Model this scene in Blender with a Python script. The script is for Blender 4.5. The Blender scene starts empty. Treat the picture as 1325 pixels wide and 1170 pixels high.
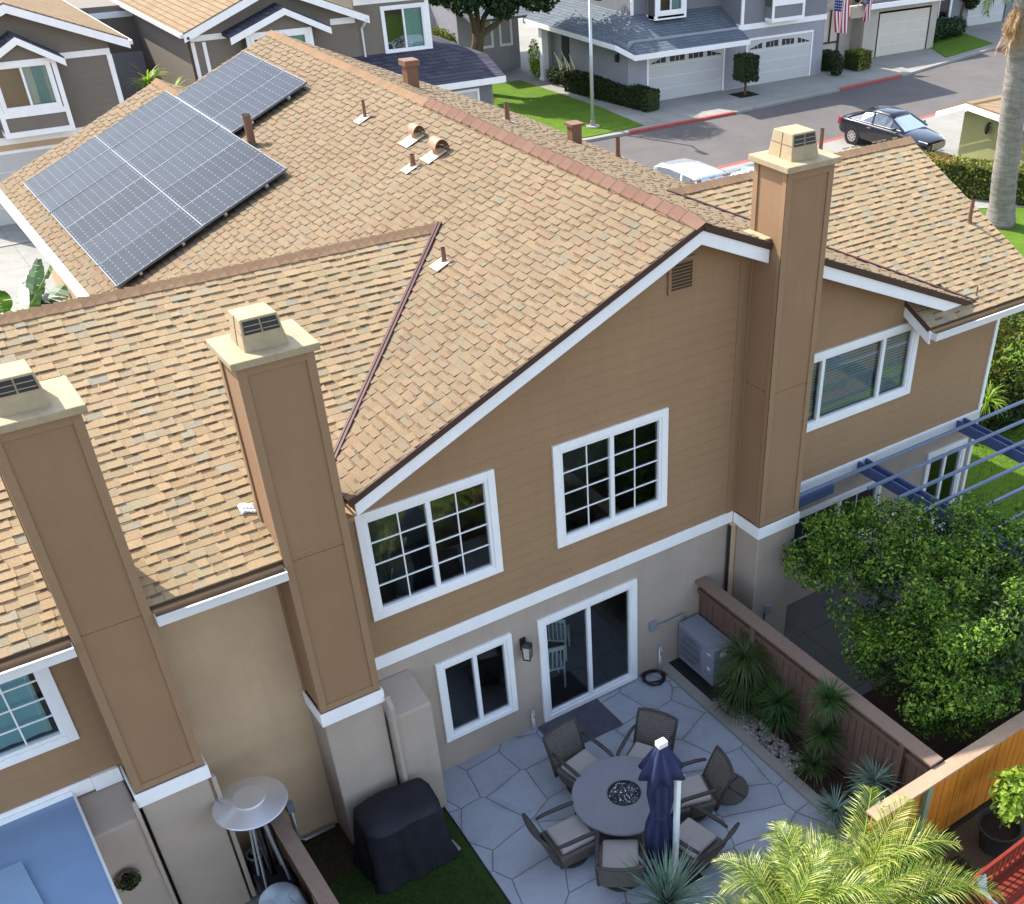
import bpy, math, random
import numpy as np
from mathutils import Vector, Matrix, Euler, noise
R = math.radians
C = bpy.context.scene.collection
LOC = {}

# ------------------------------------------------------------------ mesh builder
class MB:
    def __init__(s): s.v = []; s.f = []
    def add(s, vs, fs):
        n = len(s.v); s.v.extend([tuple(p) for p in vs]); s.f.extend([tuple(i+n for i in f) for f in fs]); return s
    def quad(s, a, b, c, d): return s.add([a, b, c, d], [(0, 1, 2, 3)])
    def poly(s, pts): return s.add(pts, [tuple(range(len(pts)))])
    def box(s, x0, x1, y0, y1, z0, z1):
        x0, x1 = min(x0, x1), max(x0, x1); y0, y1 = min(y0, y1), max(y0, y1); z0, z1 = min(z0, z1), max(z0, z1)
        return s.add([(x0,y0,z0),(x1,y0,z0),(x1,y1,z0),(x0,y1,z0),(x0,y0,z1),(x1,y0,z1),(x1,y1,z1),(x0,y1,z1)],
              [(0,3,2,1),(4,5,6,7),(0,1,5,4),(1,2,6,5),(2,3,7,6),(3,0,4,7)])
    def obox(s, c, ax, ay, az, hx, hy, hz):
        c = Vector(c); ax = Vector(ax).normalized()*hx; ay = Vector(ay).normalized()*hy; az = Vector(az).normalized()*hz
        vs = [c+i*ax+j*ay+k*az for k in (-1, 1) for i, j in ((-1,-1),(1,-1),(1,1),(-1,1))]
        return s.add(vs, [(0,3,2,1),(4,5,6,7),(0,1,5,4),(1,2,6,5),(2,3,7,6),(3,0,4,7)])
    def beam(s, a, b, w, h, up=(0,0,1)):
        a = Vector(a); b = Vector(b); d = (b-a); L = d.length; d.normalize(); up = Vector(up)
        sd = d.cross(up)
        if sd.length < 1e-4: sd = d.cross(Vector((1,0,0)))
        sd.normalize(); u2 = sd.cross(d)
        return s.obox((a+b)/2, d, sd, u2, L/2, w/2, h/2)
    def prism(s, pts, d):
        d = Vector(d); n = len(pts); a = [Vector(p) for p in pts]; b = [p+d for p in a]
        return s.add(a+b, [tuple(range(n-1, -1, -1)), tuple(range(n, 2*n))]+[(i, (i+1) % n, (i+1) % n+n, i+n) for i in range(n)])
    def tube(s, pts, rs, n=8, caps=True):
        pts = [Vector(p) for p in pts]
        if not isinstance(rs, (list, tuple)): rs = [rs]*len(pts)
        base = len(s.v); prev = None
        for i, p in enumerate(pts):
            d = (pts[min(i+1, len(pts)-1)]-pts[max(i-1, 0)])
            if d.length < 1e-9: d = Vector((0,0,1))
            d.normalize()
            if prev is None:
                sd = d.cross(Vector((0,0,1)))
                if sd.length < 1e-3: sd = Vector((1,0,0))
            else: sd = prev-d*prev.dot(d)
            sd.normalize(); prev = sd; up = d.cross(sd)
            for k in range(n):
                a = 2*math.pi*k/n; s.v.append(tuple(p+(sd*math.cos(a)+up*math.sin(a))*rs[i]))
        for i in range(len(pts)-1):
            for k in range(n):
                k2 = (k+1) % n; s.f.append((base+i*n+k, base+i*n+k2, base+(i+1)*n+k2, base+(i+1)*n+k))
        if caps:
            s.f.append(tuple(base+k for k in range(n-1, -1, -1))); e = base+(len(pts)-1)*n
            s.f.append(tuple(e+k for k in range(n)))
        return s
    def lathe(s, c, prof, n=24, axis=None, sx=1, sy=1):
        c = Vector(c); base = len(s.v)
        for r, z in prof:
            for k in range(n):
                a = 2*math.pi*k/n; s.v.append((c.x+r*math.cos(a)*sx, c.y+r*math.sin(a)*sy, c.z+z))
        for i in range(len(prof)-1):
            for k in range(n):
                k2 = (k+1) % n; s.f.append((base+i*n+k, base+i*n+k2, base+(i+1)*n+k2, base+(i+1)*n+k))
        s.f.append(tuple(base+k for k in range(n-1, -1, -1))); e = base+(len(prof)-1)*n
        s.f.append(tuple(e+k for k in range(n)))
        return s
    def xform(s, M):
        s.v = [tuple(M @ Vector(p)) for p in s.v]; return s
    def build(s, name, mat, parent=None, smooth=False, bevel=0, label=None, seg=2):
        off = LOC.get(parent, Vector((0,0,0))) if parent else Vector((0,0,0))
        me = bpy.data.meshes.new(name)
        vs = s.v if off.length == 0 else [(p[0]-off.x, p[1]-off.y, p[2]-off.z) for p in s.v]
        me.from_pydata(vs, [], s.f)
        me.materials.append(mat)
        if smooth: me.polygons.foreach_set('use_smooth', [True]*len(me.polygons))
        me.update()
        o = bpy.data.objects.new(name, me); C.objects.link(o)
        if parent: o.parent = parent; LOC[o] = off
        else: LOC[o] = Vector((0,0,0))
        if bevel:
            m = o.modifiers.new('bevel', 'BEVEL'); m.width = bevel; m.segments = seg; m.limit_method = 'ANGLE'; m.angle_limit = R(35)
        if label: o['label'] = label
        return o

def thing(name, label, cat, loc=(0,0,0), group=None):
    o = bpy.data.objects.new(name, None); C.objects.link(o); o.location = loc; LOC[o] = Vector(loc)
    o.empty_display_size = .1
    o['label'] = label; o['category'] = cat
    if group: o['group'] = group
    return o
def tag(o, label, cat, group=None, kind=None):
    if kind: o['kind'] = kind
    else: o['label'] = label; o['category'] = cat
    if group: o['group'] = group
    return o
def struct(name, mb, mat, kind='structure'):
    o = mb.build(name, mat); o['kind'] = kind; return o
def copy_tree(o, loc=None, rz=None, label=None, parent=None):
    c = o.copy(); C.objects.link(c)
    if parent: c.parent = parent
    if loc is not None: c.location = loc
    if rz is not None: c.rotation_euler = (0, 0, rz)
    if label: c['label'] = label
    for ch in list(o.children): copy_tree(ch, parent=c)
    return c

# ------------------------------------------------------------------ materials
def S(c):  # sRGB 0-255 -> linear
    return tuple(((x/255)/12.92 if x/255 <= .04045 else ((x/255+.055)/1.055)**2.4) for x in c)
class NT:
    def __init__(s, name):
        s.m = bpy.data.materials.new(name); s.m.use_nodes = True; s.t = s.m.node_tree; s.n = s.t.nodes; s.l = s.t.links
        s.p = s.n['Principled BSDF']; s.out = s.n['Material Output']
    def node(s, typ, **kw):
        x = s.n.new(typ)
        for k, v in kw.items():
            if k in x.inputs: x.inputs[k].default_value = v
            else: setattr(x, k, v)
        return x
    def link(s, a, b): s.l.new(a, b)
    def pos(s):
        return s.node('ShaderNodeNewGeometry').outputs['Position']
    def noise(s, scale, detail=4, rough=.6, vec=None, dist=0):
        x = s.node('ShaderNodeTexNoise'); x.inputs['Scale'].default_value = scale; x.inputs['Detail'].default_value = detail
        x.inputs['Roughness'].default_value = rough; x.inputs['Distortion'].default_value = dist
        s.link(vec or s.pos(), x.inputs['Vector']); return x.outputs['Fac']
    def ramp(s, fac, stops, interp='LINEAR'):
        x = s.node('ShaderNodeValToRGB'); cr = x.color_ramp; cr.interpolation = interp
        while len(cr.elements) < len(stops): cr.elements.new(.5)
        for e, (p, c) in zip(cr.elements, stops): e.position = p; e.color = (*c, 1)
        s.link(fac, x.inputs['Fac']); return x.outputs['Color']
    def mix(s, fac, a, b, mode='MIX'):
        x = s.node('ShaderNodeMix', data_type='RGBA', blend_type=mode)
        if isinstance(fac, (int, float)): x.inputs[0].default_value = fac
        else: s.link(fac, x.inputs[0])
        for i, v in ((6, a), (7, b)):
            if isinstance(v, tuple): x.inputs[i].default_value = (*v, 1)
            else: s.link(v, x.inputs[i])
        return x.outputs[2]
    def math(s, op, a, b=None, c=None):
        x = s.node('ShaderNodeMath', operation=op)
        for i, v in enumerate((a, b, c)):
            if v is None: continue
            if isinstance(v, (int, float)): x.inputs[i].default_value = v
            else: s.link(v, x.inputs[i])
        return x.outputs[0]
    def mapv(s, vec, scale):
        x = s.node('ShaderNodeMapping'); x.inputs['Scale'].default_value = scale; s.link(vec, x.inputs['Vector']); return x.outputs[0]
    def bump(s, h, strength=.3, dist=.02):
        x = s.node('ShaderNodeBump'); x.inputs['Strength'].default_value = strength; x.inputs['Distance'].default_value = dist
        s.link(h, x.inputs['Height']); s.link(x.outputs[0], s.p.inputs['Normal'])
    def col(s, c):
        if isinstance(c, tuple): s.p.inputs['Base Color'].default_value = (*c, 1)
        else: s.link(c, s.p.inputs['Base Color'])
    def set(s, rough=.8, metal=0, spec=.3):
        s.p.inputs['Roughness'].default_value = rough; s.p.inputs['Metallic'].default_value = metal
        s.p.inputs['Specular IOR Level'].default_value = spec; return s.m

def paint(name, c, rough=.6, var=.12, scale=1.2, spec=.3, metal=0, bump=.05, fine=60, streak=0):
    t = NT(name); n = t.noise(scale, 5, .65)
    a = tuple(x*(1-var) for x in c); b = tuple(min(1, x*(1+var)) for x in c)
    col = t.ramp(n, [(.3, a), (.7, b)])
    n2 = t.noise(fine, 3)
    col = t.mix(.35, col, t.ramp(n2, [(.3, tuple(x*.86 for x in c)), (.7, tuple(min(1, x*1.12) for x in c))]))
    if streak:
        st = t.noise(2.2, 4, .6, t.mapv(t.pos(), (3, 3, .25)))
        col = t.mix(t.math('MULTIPLY', t.ramp(st, [(.45, (0,0,0)), (.75, (1,1,1))]), streak), col, tuple(x*.6 for x in c))
    t.col(col)
    if bump: t.bump(n2, bump, .01)
    return t.set(rough, metal, spec)

def island(name, stops, rough=.9, fine=120, spec=.15, transl=0, big=None, bump=0):
    t = NT(name); g = t.node('ShaderNodeNewGeometry'); col = t.ramp(g.outputs['Random Per Island'], stops)
    if big:
        col = t.mix(1.0, col, t.ramp(t.noise(big[0], 4), [(.3, (big[1],)*3), (.7, (1.0,)*3)]), 'MULTIPLY')
    if fine:
        f = t.noise(fine, 3, .75); col = t.mix(1.0, col, t.ramp(f, [(.3, (.68,)*3), (.7, (1.2,)*3)]), 'MULTIPLY')
        if bump: t.bump(f, bump, .006)
    t.col(col); m = t.set(rough, 0, spec)
    if transl:
        tr = t.node('ShaderNodeBsdfTranslucent'); mx = t.node('ShaderNodeMixShader'); mx.inputs[0].default_value = transl
        br = t.mix(1.0, col, (1.25, 1.3, .7), 'MULTIPLY'); t.link(br, tr.inputs[0])
        t.link(t.p.outputs[0], mx.inputs[1]); t.link(tr.outputs[0], mx.inputs[2]); t.link(mx.outputs[0], t.out.inputs[0])
    return m

M = {}
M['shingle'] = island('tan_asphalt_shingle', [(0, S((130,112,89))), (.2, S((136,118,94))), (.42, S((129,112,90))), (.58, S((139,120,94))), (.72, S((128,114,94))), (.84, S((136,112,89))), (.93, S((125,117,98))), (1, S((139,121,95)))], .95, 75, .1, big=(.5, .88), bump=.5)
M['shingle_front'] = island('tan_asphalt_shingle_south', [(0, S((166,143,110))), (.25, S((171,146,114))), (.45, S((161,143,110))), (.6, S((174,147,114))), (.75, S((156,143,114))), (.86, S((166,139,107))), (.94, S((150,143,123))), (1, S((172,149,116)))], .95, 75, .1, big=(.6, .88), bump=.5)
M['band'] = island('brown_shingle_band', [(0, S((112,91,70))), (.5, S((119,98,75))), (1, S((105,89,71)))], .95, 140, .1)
M['cap_tan'] = island('tan_ridge_cap', [(0, S((136,109,84))), (.5, S((143,116,90))), (1, S((131,106,83)))], .95, 120, .1, bump=.4)
M['cap_red'] = island('rust_ridge_cap', [(0, S((119,90,75))), (.5, S((127,98,82))), (1, S((115,86,72)))], .95, 120, .1, bump=.4)
M['deck'] = paint('roof_deck_edge', S((84,66,52)), .9)
M['drip'] = paint('brown_drip_edge', S((74,52,42)), .6)
M['valley'] = paint('brown_valley_metal', S((84,50,46)), .45, spec=.4)
M['tanpaint'] = paint('tan_siding_paint', S((154,123,92)), .75, .10, .7, .25, streak=.12)
M['siding_edge'] = M['tanpaint']
M['trimtan'] = paint('tan_trim_paint', S((148,118,89)), .7, .06, 2)
M['chimney'] = paint('tan_chimney_board', S((146,115,86)), .75, .1, .9, .25, streak=.12)
M['capmetal'] = paint('tan_chimney_cap', S((166,148,117)), .7, .18, 6, .3, streak=.3)
def stucco(name, c, streak=.35):
    t = NT(name); n = t.noise(.9, 5, .65); a = tuple(x*.84 for x in c); b = tuple(x*1.1 for x in c)
    col = t.ramp(n, [(.3, a), (.7, b)])
    st = t.noise(1.6, 4, .6, t.mapv(t.pos(), (2.5, 2.5, .3)))
    col = t.mix(t.math('MULTIPLY', t.ramp(st, [(.5, (0,0,0)), (.8, (1,1,1))]), streak), col, tuple(x*.68 for x in c))
    f = t.noise(90, 3); col = t.mix(.3, col, t.ramp(f, [(.3, tuple(x*.75 for x in c)), (.7, tuple(x*1.2 for x in c))]))
    t.col(col); t.bump(f, .35, .008); return t.set(.95, 0, .1)
M['stucco'] = stucco('beige_stucco', S((174,159,145)))
M['stucco_tan'] = stucco('tan_stucco', S((193,166,135)))
M['white'] = paint('white_trim_paint', S((242,240,238)), .5, .05, 3, .3, streak=.10)
M['vinyl'] = paint('white_vinyl', S((236,236,236)), .35, .03, 3, .4, bump=0)
M['gutter'] = paint('white_gutter', S((216,214,210)), .4, .08, 4, .4)
def glass(name, tint=(.75,.85,.85), rough=.02, refl=1.0):
    t = NT(name); t.n.remove(t.p)
    tr = t.node('ShaderNodeBsdfTransparent'); tr.inputs[0].default_value = (*tint, 1)
    gl = t.node('ShaderNodeBsdfGlossy'); gl.inputs['Roughness'].default_value = rough; gl.inputs[0].default_value = (.95,.98,1,1)
    fr = t.node('ShaderNodeFresnel'); fr.inputs[0].default_value = 1.52
    mx = t.node('ShaderNodeMixShader'); t.link(t.math('MULTIPLY_ADD', fr.outputs[0], 1.5*refl, .03), mx.inputs[0]); t.link(tr.outputs[0], mx.inputs[1]); t.link(gl.outputs[0], mx.inputs[2]); t.link(mx.outputs[0], t.out.inputs[0])
    return t.m
M['glass'] = glass('window_glass')
M['carglass'] = glass('car_glass', (.25,.3,.3), .01, .8)
M['dark'] = paint('dark_room', S((96,92,84)), .9, .2, 1.5, .1)
M['blind'] = paint('white_blind', S((190,196,190)), .7, .06)
M['curtain'] = paint('pale_curtain', S((150,186,184)), .8, .08)
M['black'] = paint('black_metal', (.02,.02,.022), .45, .1, 3, .4)
M['brownmetal'] = paint('brown_vent_metal', S((116,82,62)), .6, .15, 4, .4)
M['tanmetal'] = paint('tan_vent_metal', S((146,116,90)), .6, .15, 4, .4)
M['lead'] = paint('pale_roof_flashing', S((200,184,164)), .6, .08, 5)
M['alu'] = paint('brushed_aluminium', (.72,.73,.75), .34, .05, 3, .5, metal=.75, bump=0)
M['steel'] = paint('galvanised_steel', (.5,.52,.54), .4, .1, 5, .5, metal=.6)
M['whiteobj'] = paint('white_plastic', S((225,225,225)), .5, .04)
M['acgrey'] = paint('grey_enamel', S((134,137,147)), .5, .05, 3, .4)
def solar():
    t = NT('dark_solar_cells'); tc = t.node('ShaderNodeTexCoord'); sp = t.node('ShaderNodeSeparateXYZ'); t.link(tc.outputs['Object'], sp.inputs[0])
    g = t.node('ShaderNodeObjectInfo')
    fx = t.math('ABSOLUTE', t.math('SUBTRACT', t.math('FRACT', t.math('MULTIPLY_ADD', sp.outputs[0], 6.1, .5)), .5))
    fy = t.math('ABSOLUTE', t.math('SUBTRACT', t.math('FRACT', t.math('MULTIPLY_ADD', sp.outputs[1], 6.1, .5)), .5))
    dot = t.math('LESS_THAN', t.math('ADD', fx, fy), .10)
    ln = t.math('LESS_THAN', t.math('MINIMUM', fx, fy), .022)
    n = t.noise(1.2, 5, .65); n2 = t.noise(30, 3, .7)
    base = t.ramp(n, [(.3, (.016,.018,.024)), (.7, (.03,.034,.042))])
    base = t.mix(.5, base, t.mix(g.outputs['Random'], (.016,.02,.03), (.04,.048,.064)))
    base = t.mix(t.math('MULTIPLY', ln, .3), base, (.12,.13,.15))
    base = t.mix(t.math('MULTIPLY', dot, t.math('MULTIPLY', n2, .9)), base, (.4,.42,.45))
    base = t.mix(t.math('MULTIPLY', t.ramp(n2, [(.5, (0,0,0)), (.8, (1,1,1))]), .08), base, (.15,.15,.15))
    t.col(base); return t.set(.3, 0, .06)
M['solar'] = solar()
M['solarframe'] = paint('dark_panel_frame', (.12,.13,.15), .4, .05, 4, .5)
M['rail'] = paint('aluminium_rail', (.6,.6,.62), .35, .05, 4, .5, metal=.8)

def concrete_flag():
    t = NT('stamped_concrete_patio'); p = t.pos()
    wn = t.node('ShaderNodeTexNoise'); wn.inputs['Scale'].default_value = 2.2; wn.inputs['Detail'].default_value = 3; t.link(p, wn.inputs['Vector'])
    add = t.node('ShaderNodeVectorMath', operation='MULTIPLY_ADD'); t.link(wn.outputs['Color'], add.inputs[0]); add.inputs[1].default_value = (.06,.06,0); t.link(p, add.inputs[2])
    flat = t.mapv(add.outputs[0], (1,1,0))
    v = t.node('ShaderNodeTexVoronoi', feature='DISTANCE_TO_EDGE', voronoi_dimensions='2D'); v.inputs['Scale'].default_value = 1.34; v.inputs['Randomness'].default_value = .8; t.link(flat, v.inputs['Vector'])
    vc = t.node('ShaderNodeTexVoronoi', feature='F1', voronoi_dimensions='2D'); vc.inputs['Scale'].default_value = 1.34; vc.inputs['Randomness'].default_value = .8; t.link(flat, vc.inputs['Vector'])
    line = t.ramp(v.outputs['Distance'], [(.006, (1,1,1)), (.016, (0,0,0))])
    halo = t.ramp(v.outputs['Distance'], [(.0, (1,1,1)), (.16, (0,0,0))])
    c = S((158,163,172))
    n = t.noise(2.4, 6, .7); col = t.ramp(n, [(.28, tuple(x*.62 for x in c)), (.5, c), (.75, tuple(x*1.12 for x in c))])
    sep = t.node('ShaderNodeSeparateColor'); t.link(vc.outputs['Color'], sep.inputs[0])
    col = t.mix(.5, col, t.mix(sep.outputs[0], tuple(x*.78 for x in c), tuple(x*1.1 for x in c)))
    st = t.noise(1.1, 4, .6)
    col = t.mix(t.math('MULTIPLY', halo, t.ramp(st, [(.45, (0,0,0)), (.7, (.55,.55,.55))])), col, S((96,90,82)))
    col = t.mix(t.math('MULTIPLY', line, .85), col, S((62,60,58)))
    f = t.noise(45, 3); col = t.mix(.25, col, t.ramp(f, [(.3, tuple(x*.7 for x in c)), (.7, tuple(x*1.15 for x in c))]))
    t.col(col); h = t.math('MULTIPLY_ADD', f, .15, t.math('SUBTRACT', 1.0, line)); t.bump(h, .5, .012); return t.set(.7, 0, .3)
M['patio'] = concrete_flag()
def slabs(name, c, lines=None, stain=.5):
    t = NT(name); n = t.noise(.5, 6, .7); col = t.ramp(n, [(.3, tuple(x*.78 for x in c)), (.7, tuple(x*1.1 for x in c))])
    n2 = t.noise(25, 3); col = t.mix(.3, col, t.ramp(n2, [(.3, tuple(x*.8 for x in c)), (.7, tuple(x*1.15 for x in c))]))
    s_ = t.noise(1.3, 5, .6); col = t.mix(t.math('MULTIPLY', t.ramp(s_, [(.55, (0,0,0)), (.75, (1,1,1))]), stain), col, tuple(x*.6 for x in c))
    if lines:
        sp = t.node('ShaderNodeSeparateXYZ'); t.link(t.pos(), sp.inputs[0])
        for i, w in enumerate(lines):
            if w:
                fr = t.math('ABSOLUTE', t.math('SUBTRACT', t.math('FRACT', t.math('DIVIDE', sp.outputs[i], w)), .5))
                col = t.mix(t.math('MULTIPLY', t.math('LESS_THAN', fr, .012/w), .6), col, tuple(x*.45 for x in c))
    t.col(col); t.bump(n2, .2, .01); return t.set(.9, 0, .2)
M['concrete'] = slabs('driveway_concrete', S((148,145,137)), (2.4, 1.6))
M['yardslab'] = slabs('stained_yard_concrete', S((104,102,98)), (2.4, 1.6), .7)
M['curb'] = slabs('curb_concrete', S((154,150,143)), (3.0, 0))
M['redcurb'] = paint('red_curb_paint', S((168,84,78)), .8, .2, 3)
M['asphalt'] = slabs('street_asphalt', S((101,96,93)), None, .35)
M['earth'] = paint('bare_earth', S((88,75,59)), .95, .3, 1.4, .1, bump=.4)
M['mulch'] = paint('dark_mulch', S((64,50,40)), .95, .35, 6, .1, bump=.6)
M['gravel'] = island('grey_gravel', [(0, S((120,112,106))), (.5, S((150,144,138))), (1, S((178,172,166)))], .9, 40)
def grass(name, a, b, c):
    t = NT(name); n = t.noise(1.5, 6, .7); n2 = t.noise(60, 3, .8)
    col = t.ramp(n, [(.3, a), (.55, b), (.8, c)]); col = t.mix(.5, col, t.ramp(n2, [(.3, tuple(x*.5 for x in a)), (.7, tuple(x*1.3 for x in c))]))
    t.col(col); t.bump(n2, .8, .03); return t.set(.95, 0, .1)
M['lawn'] = grass('lawn_grass', S((63,94,26)), S((84,117,35)), S((114,137,50)))
M['turf'] = grass('artificial_turf', S((45,62,30)), S((52,73,34)), S((64,84,41)))
M['blade'] = island('grass_blade', [(0, S((64,98,30))), (.5, S((92,128,42))), (1, S((130,152,60)))], .8, 0, .2, .25)
M['turfblade'] = island('turf_blade', [(0, S((48,72,34))), (.5, S((58,84,38))), (1, S((76,98,50)))], .8, 0, .2, .15)
def wood(name, c, var=.25):
    t = NT(name); n = t.noise(3, 5, .65, t.mapv(t.pos(), (6, 6, .6))); n2 = t.noise(.8, 4)
    col = t.ramp(n, [(.3, tuple(x*(1-var) for x in c)), (.7, tuple(min(1, x*(1+var)) for x in c))])
    col = t.mix(.4, col, t.ramp(n2, [(.3, tuple(x*.7 for x in c)), (.7, tuple(min(1, x*1.2) for x in c))]))
    t.col(col); t.bump(n, .25, .01); return t.set(.85, 0, .2)
M['fence_brown'] = wood('brown_stained_wood', S((108,85,73)))
M['fence_orange'] = wood('orange_stained_wood', S((201,125,42)))
M['fence_cap'] = wood('weathered_cap_wood', S((164,139,115)), .15)
M['greenpost'] = wood('green_grey_post', S((126,138,116)), .15)
M['redwood'] = wood('red_bench_wood', S((123,47,33)))
M['wicker'] = None
def wicker():
    t = NT('dark_wicker_weave'); tc = t.node('ShaderNodeTexCoord')
    w1 = t.node('ShaderNodeTexWave', bands_direction='X'); w1.inputs['Scale'].default_value = 22; t.link(tc.outputs['Object'], w1.inputs['Vector'])
    w2 = t.node('ShaderNodeTexWave', bands_direction='Z'); w2.inputs['Scale'].default_value = 30; t.link(tc.outputs['Object'], w2.inputs['Vector'])
    h = t.math('MULTIPLY', w1.outputs['Fac'], w2.outputs['Fac']); n = t.noise(14, 3)
    col = t.ramp(h, [(0, S((62,58,54))), (.6, S((128,120,112))), (1, S((150,142,132)))]); col = t.mix(.3, col, t.ramp(n, [(.3, S((84,78,72))), (.7, S((132,124,114)))]))
    t.col(col); t.bump(h, .6, .01); return t.set(.7, 0, .3)
M['wicker'] = wicker()
M['wickerframe'] = paint('dark_chair_frame', S((66,62,60)), .6, .1, 8)
M['cushion'] = paint('pale_grey_cushion', S((168,161,155)), .9, .05, 5, .1, fine=200)
M['tabletop'] = slabs('grey_stone_top', S((130,129,135)), None, .3)
M['tablebase'] = paint('dark_table_base', S((92,88,86)), .7)
M['fireglass'] = island('black_fire_glass', [(0, (.01,.012,.016)), (.7, (.03,.035,.045)), (.8, (.25,.28,.32)), (1, (.8,.84,.9))], .08, 0, .6)
def fabric(name, c, rough=.85):
    t = NT(name); n = t.noise(5, 4); w = t.noise(220, 2)
    col = t.ramp(n, [(.3, tuple(x*.8 for x in c)), (.7, tuple(min(1, x*1.15) for x in c))]); t.col(col); t.bump(w, .2, .004); return t.set(rough, 0, .2)
M['navy'] = fabric('navy_canvas', S((50,55,85)))
M['blackcover'] = fabric('black_grill_cover', S((38,38,44)), .55)
M['bluecover'] = fabric('pale_blue_cover', S((192,207,216)), .6)
M['mat'] = fabric('grey_door_mat', S((82,82,92)))
M['patiocover'] = paint('pale_translucent_panel', S((124,148,178)), .35, .12, 1.4, .4, bump=0)
M['patiocover2'] = paint('pale_panel_patch', S((136,159,184)), .4, .1, 1.4, .4, bump=0)
M['pergola'] = paint('slate_blue_paint', S((83,97,135)), .6, .1, 3)
M['pergola_light'] = paint('pale_slate_blue_paint', S((125,137,159)), .6, .1, 3)
M['rock'] = paint('base_resin', S((92,86,80)), .8, .2, 5)
def bark(name, c, ring=0):
    t = NT(name); n = t.noise(4, 6, .7, t.mapv(t.pos(), (3, 3, .8))); col = t.ramp(n, [(.3, tuple(x*.55 for x in c)), (.7, tuple(x*1.15 for x in c))])
    h = n
    if ring:
        r = t.noise(3, 4, .6, t.mapv(t.pos(), (.8, .8, ring))); col = t.mix(.55, col, t.ramp(r, [(.35, tuple(x*.55 for x in c)), (.6, tuple(x*1.15 for x in c))])); h = r
    t.col(col); t.bump(h, .6, .04); return t.set(.95, 0, .1)
M['bark'] = bark('grey_brown_bark', S((112,94,74)))
M['palmbark'] = bark('ringed_palm_bark', S((143,134,128)), 3.2)
def leafmat(name, cols, transl=.3, rough=.55, spec=.35, big=None):
    k = len(cols)-1; return island(name, [(i/k, S(c)) for i, c in enumerate(cols)], rough, 0, spec, transl, big)
M['leaf_bush'] = leafmat('ficus_leaf', [(50,80,26), (76,115,36), (102,144,44), (137,173,55), (190,210,90)], .35, .5, .35, (2.6, .5))
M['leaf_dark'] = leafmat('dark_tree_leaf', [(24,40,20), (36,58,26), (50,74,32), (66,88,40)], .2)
M['leaf_hedge'] = leafmat('hedge_leaf', [(36,50,23), (50,64,29), (64,79,35)], .2, .55, .3, (2.2, .6))
M['leaf_olive'] = leafmat('olive_hedge_leaf', [(70,84,30), (98,110,40), (130,134,52), (160,150,66)], .3, .55, .3, (1.6, .6))
M['leaf_rust'] = leafmat('rusty_new_leaf', [(150,100,50), (170,118,56), (140,120,52)], .3)
M['leaf_lime'] = leafmat('lime_leaf', [(111,139,36), (139,165,55), (164,186,78)], .4)
M['leaf_palm'] = leafmat('areca_leaf', [(59,85,31), (104,128,42), (139,156,59), (169,177,83), (192,192,111)], .35, .4, .5)
M['leaf_agave'] = leafmat('blue_green_blade', [(92,116,104), (112,138,122), (136,158,138)], .15)
M['leaf_shade'] = leafmat('fine_green_leaf', [(48,76,40), (64,96,48), (84,116,58)], .3)
M['leaf_grass'] = leafmat('fine_grass_leaf', [(52,72,36), (72,92,48), (98,112,64)], .3)
M['leaf_big'] = leafmat('broad_tropic_leaf', [(40,72,34), (58,92,40), (84,116,52)], .25, .4)
M['leaf_dry'] = leafmat('dry_frond', [(150,110,70), (176,136,92), (190,156,112)], .2)
M['flower'] = leafmat('pale_flower', [(220,220,200), (240,238,220)], .3)
M['sid_brown'] = paint('grey_brown_siding', S((120,111,101)), .8, .08, 1)
M['sid_grey'] = paint('grey_siding', S((126,125,129)), .8, .08, 1)
M['wall_bluegrey'] = stucco('grey_stucco', S((157,156,161)), .2)
M['wall_cream'] = stucco('cream_stucco', S((184,175,161)), .2)
M['wall_olive'] = stucco('olive_stucco', S((150,148,101)), .15)
def roofmat(name, c, var=.25):
    t = NT(name); p = t.pos()
    b = t.node('ShaderNodeTexBrick'); b.inputs['Scale'].default_value = 1.0; b.inputs['Brick Width'].default_value = .3; b.inputs['Row Height'].default_value = .08; b.inputs['Mortar Size'].default_value = .006
    b.inputs['Color1'].default_value = (*tuple(x*(1-var) for x in c), 1); b.inputs['Color2'].default_value = (*tuple(min(1, x*(1+var)) for x in c), 1); b.inputs['Mortar'].default_value = (*tuple(x*.4 for x in c), 1)
    sp = t.node('ShaderNodeSeparateXYZ'); t.link(p, sp.inputs[0]); cb = t.node('ShaderNodeCombineXYZ')
    t.link(t.math('ADD', sp.outputs[0], sp.outputs[1]), cb.inputs[0]); t.link(sp.outputs[2], cb.inputs[1]); t.link(cb.outputs[0], b.inputs['Vector'])
    n = t.noise(40, 3); col = t.mix(1.0, b.outputs['Color'], t.ramp(n, [(.3, (.75,)*3), (.7, (1.15,)*3)]), 'MULTIPLY')
    t.col(col); t.bump(b.outputs['Fac'], -.4, .01); return t.set(.95, 0, .1)
M['roof_slate'] = roofmat('slate_grey_roof', S((79,77,86)))
M['roof_blue'] = roofmat('blue_grey_roof', S((106,114,121)), .12)
M['roof_tan'] = roofmat('pale_tan_roof', S((143,121,94)), .1)
M['garagedoor'] = paint('white_garage_door', S((192,190,186)), .5, .04, 2)
M['garagecream'] = paint('cream_garage_door', S((206,196,180)), .6, .05, 2)
def carpaint(name, c):
    t = NT(name); t.col(c); t.set(.25, .3, .5); t.p.inputs['Coat Weight'].default_value = 1; t.p.inputs['Coat Roughness'].default_value = .03; return t.m
M['car_black'] = carpaint('black_car_paint', (.012,.014,.02))
M['car_white'] = carpaint('white_car_paint', (.8,.8,.8))
M['car_blue'] = carpaint('pale_blue_car_paint', (.5,.58,.66))
M['tyre'] = paint('tyre_rubber', (.02,.02,.02), .8)
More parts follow.
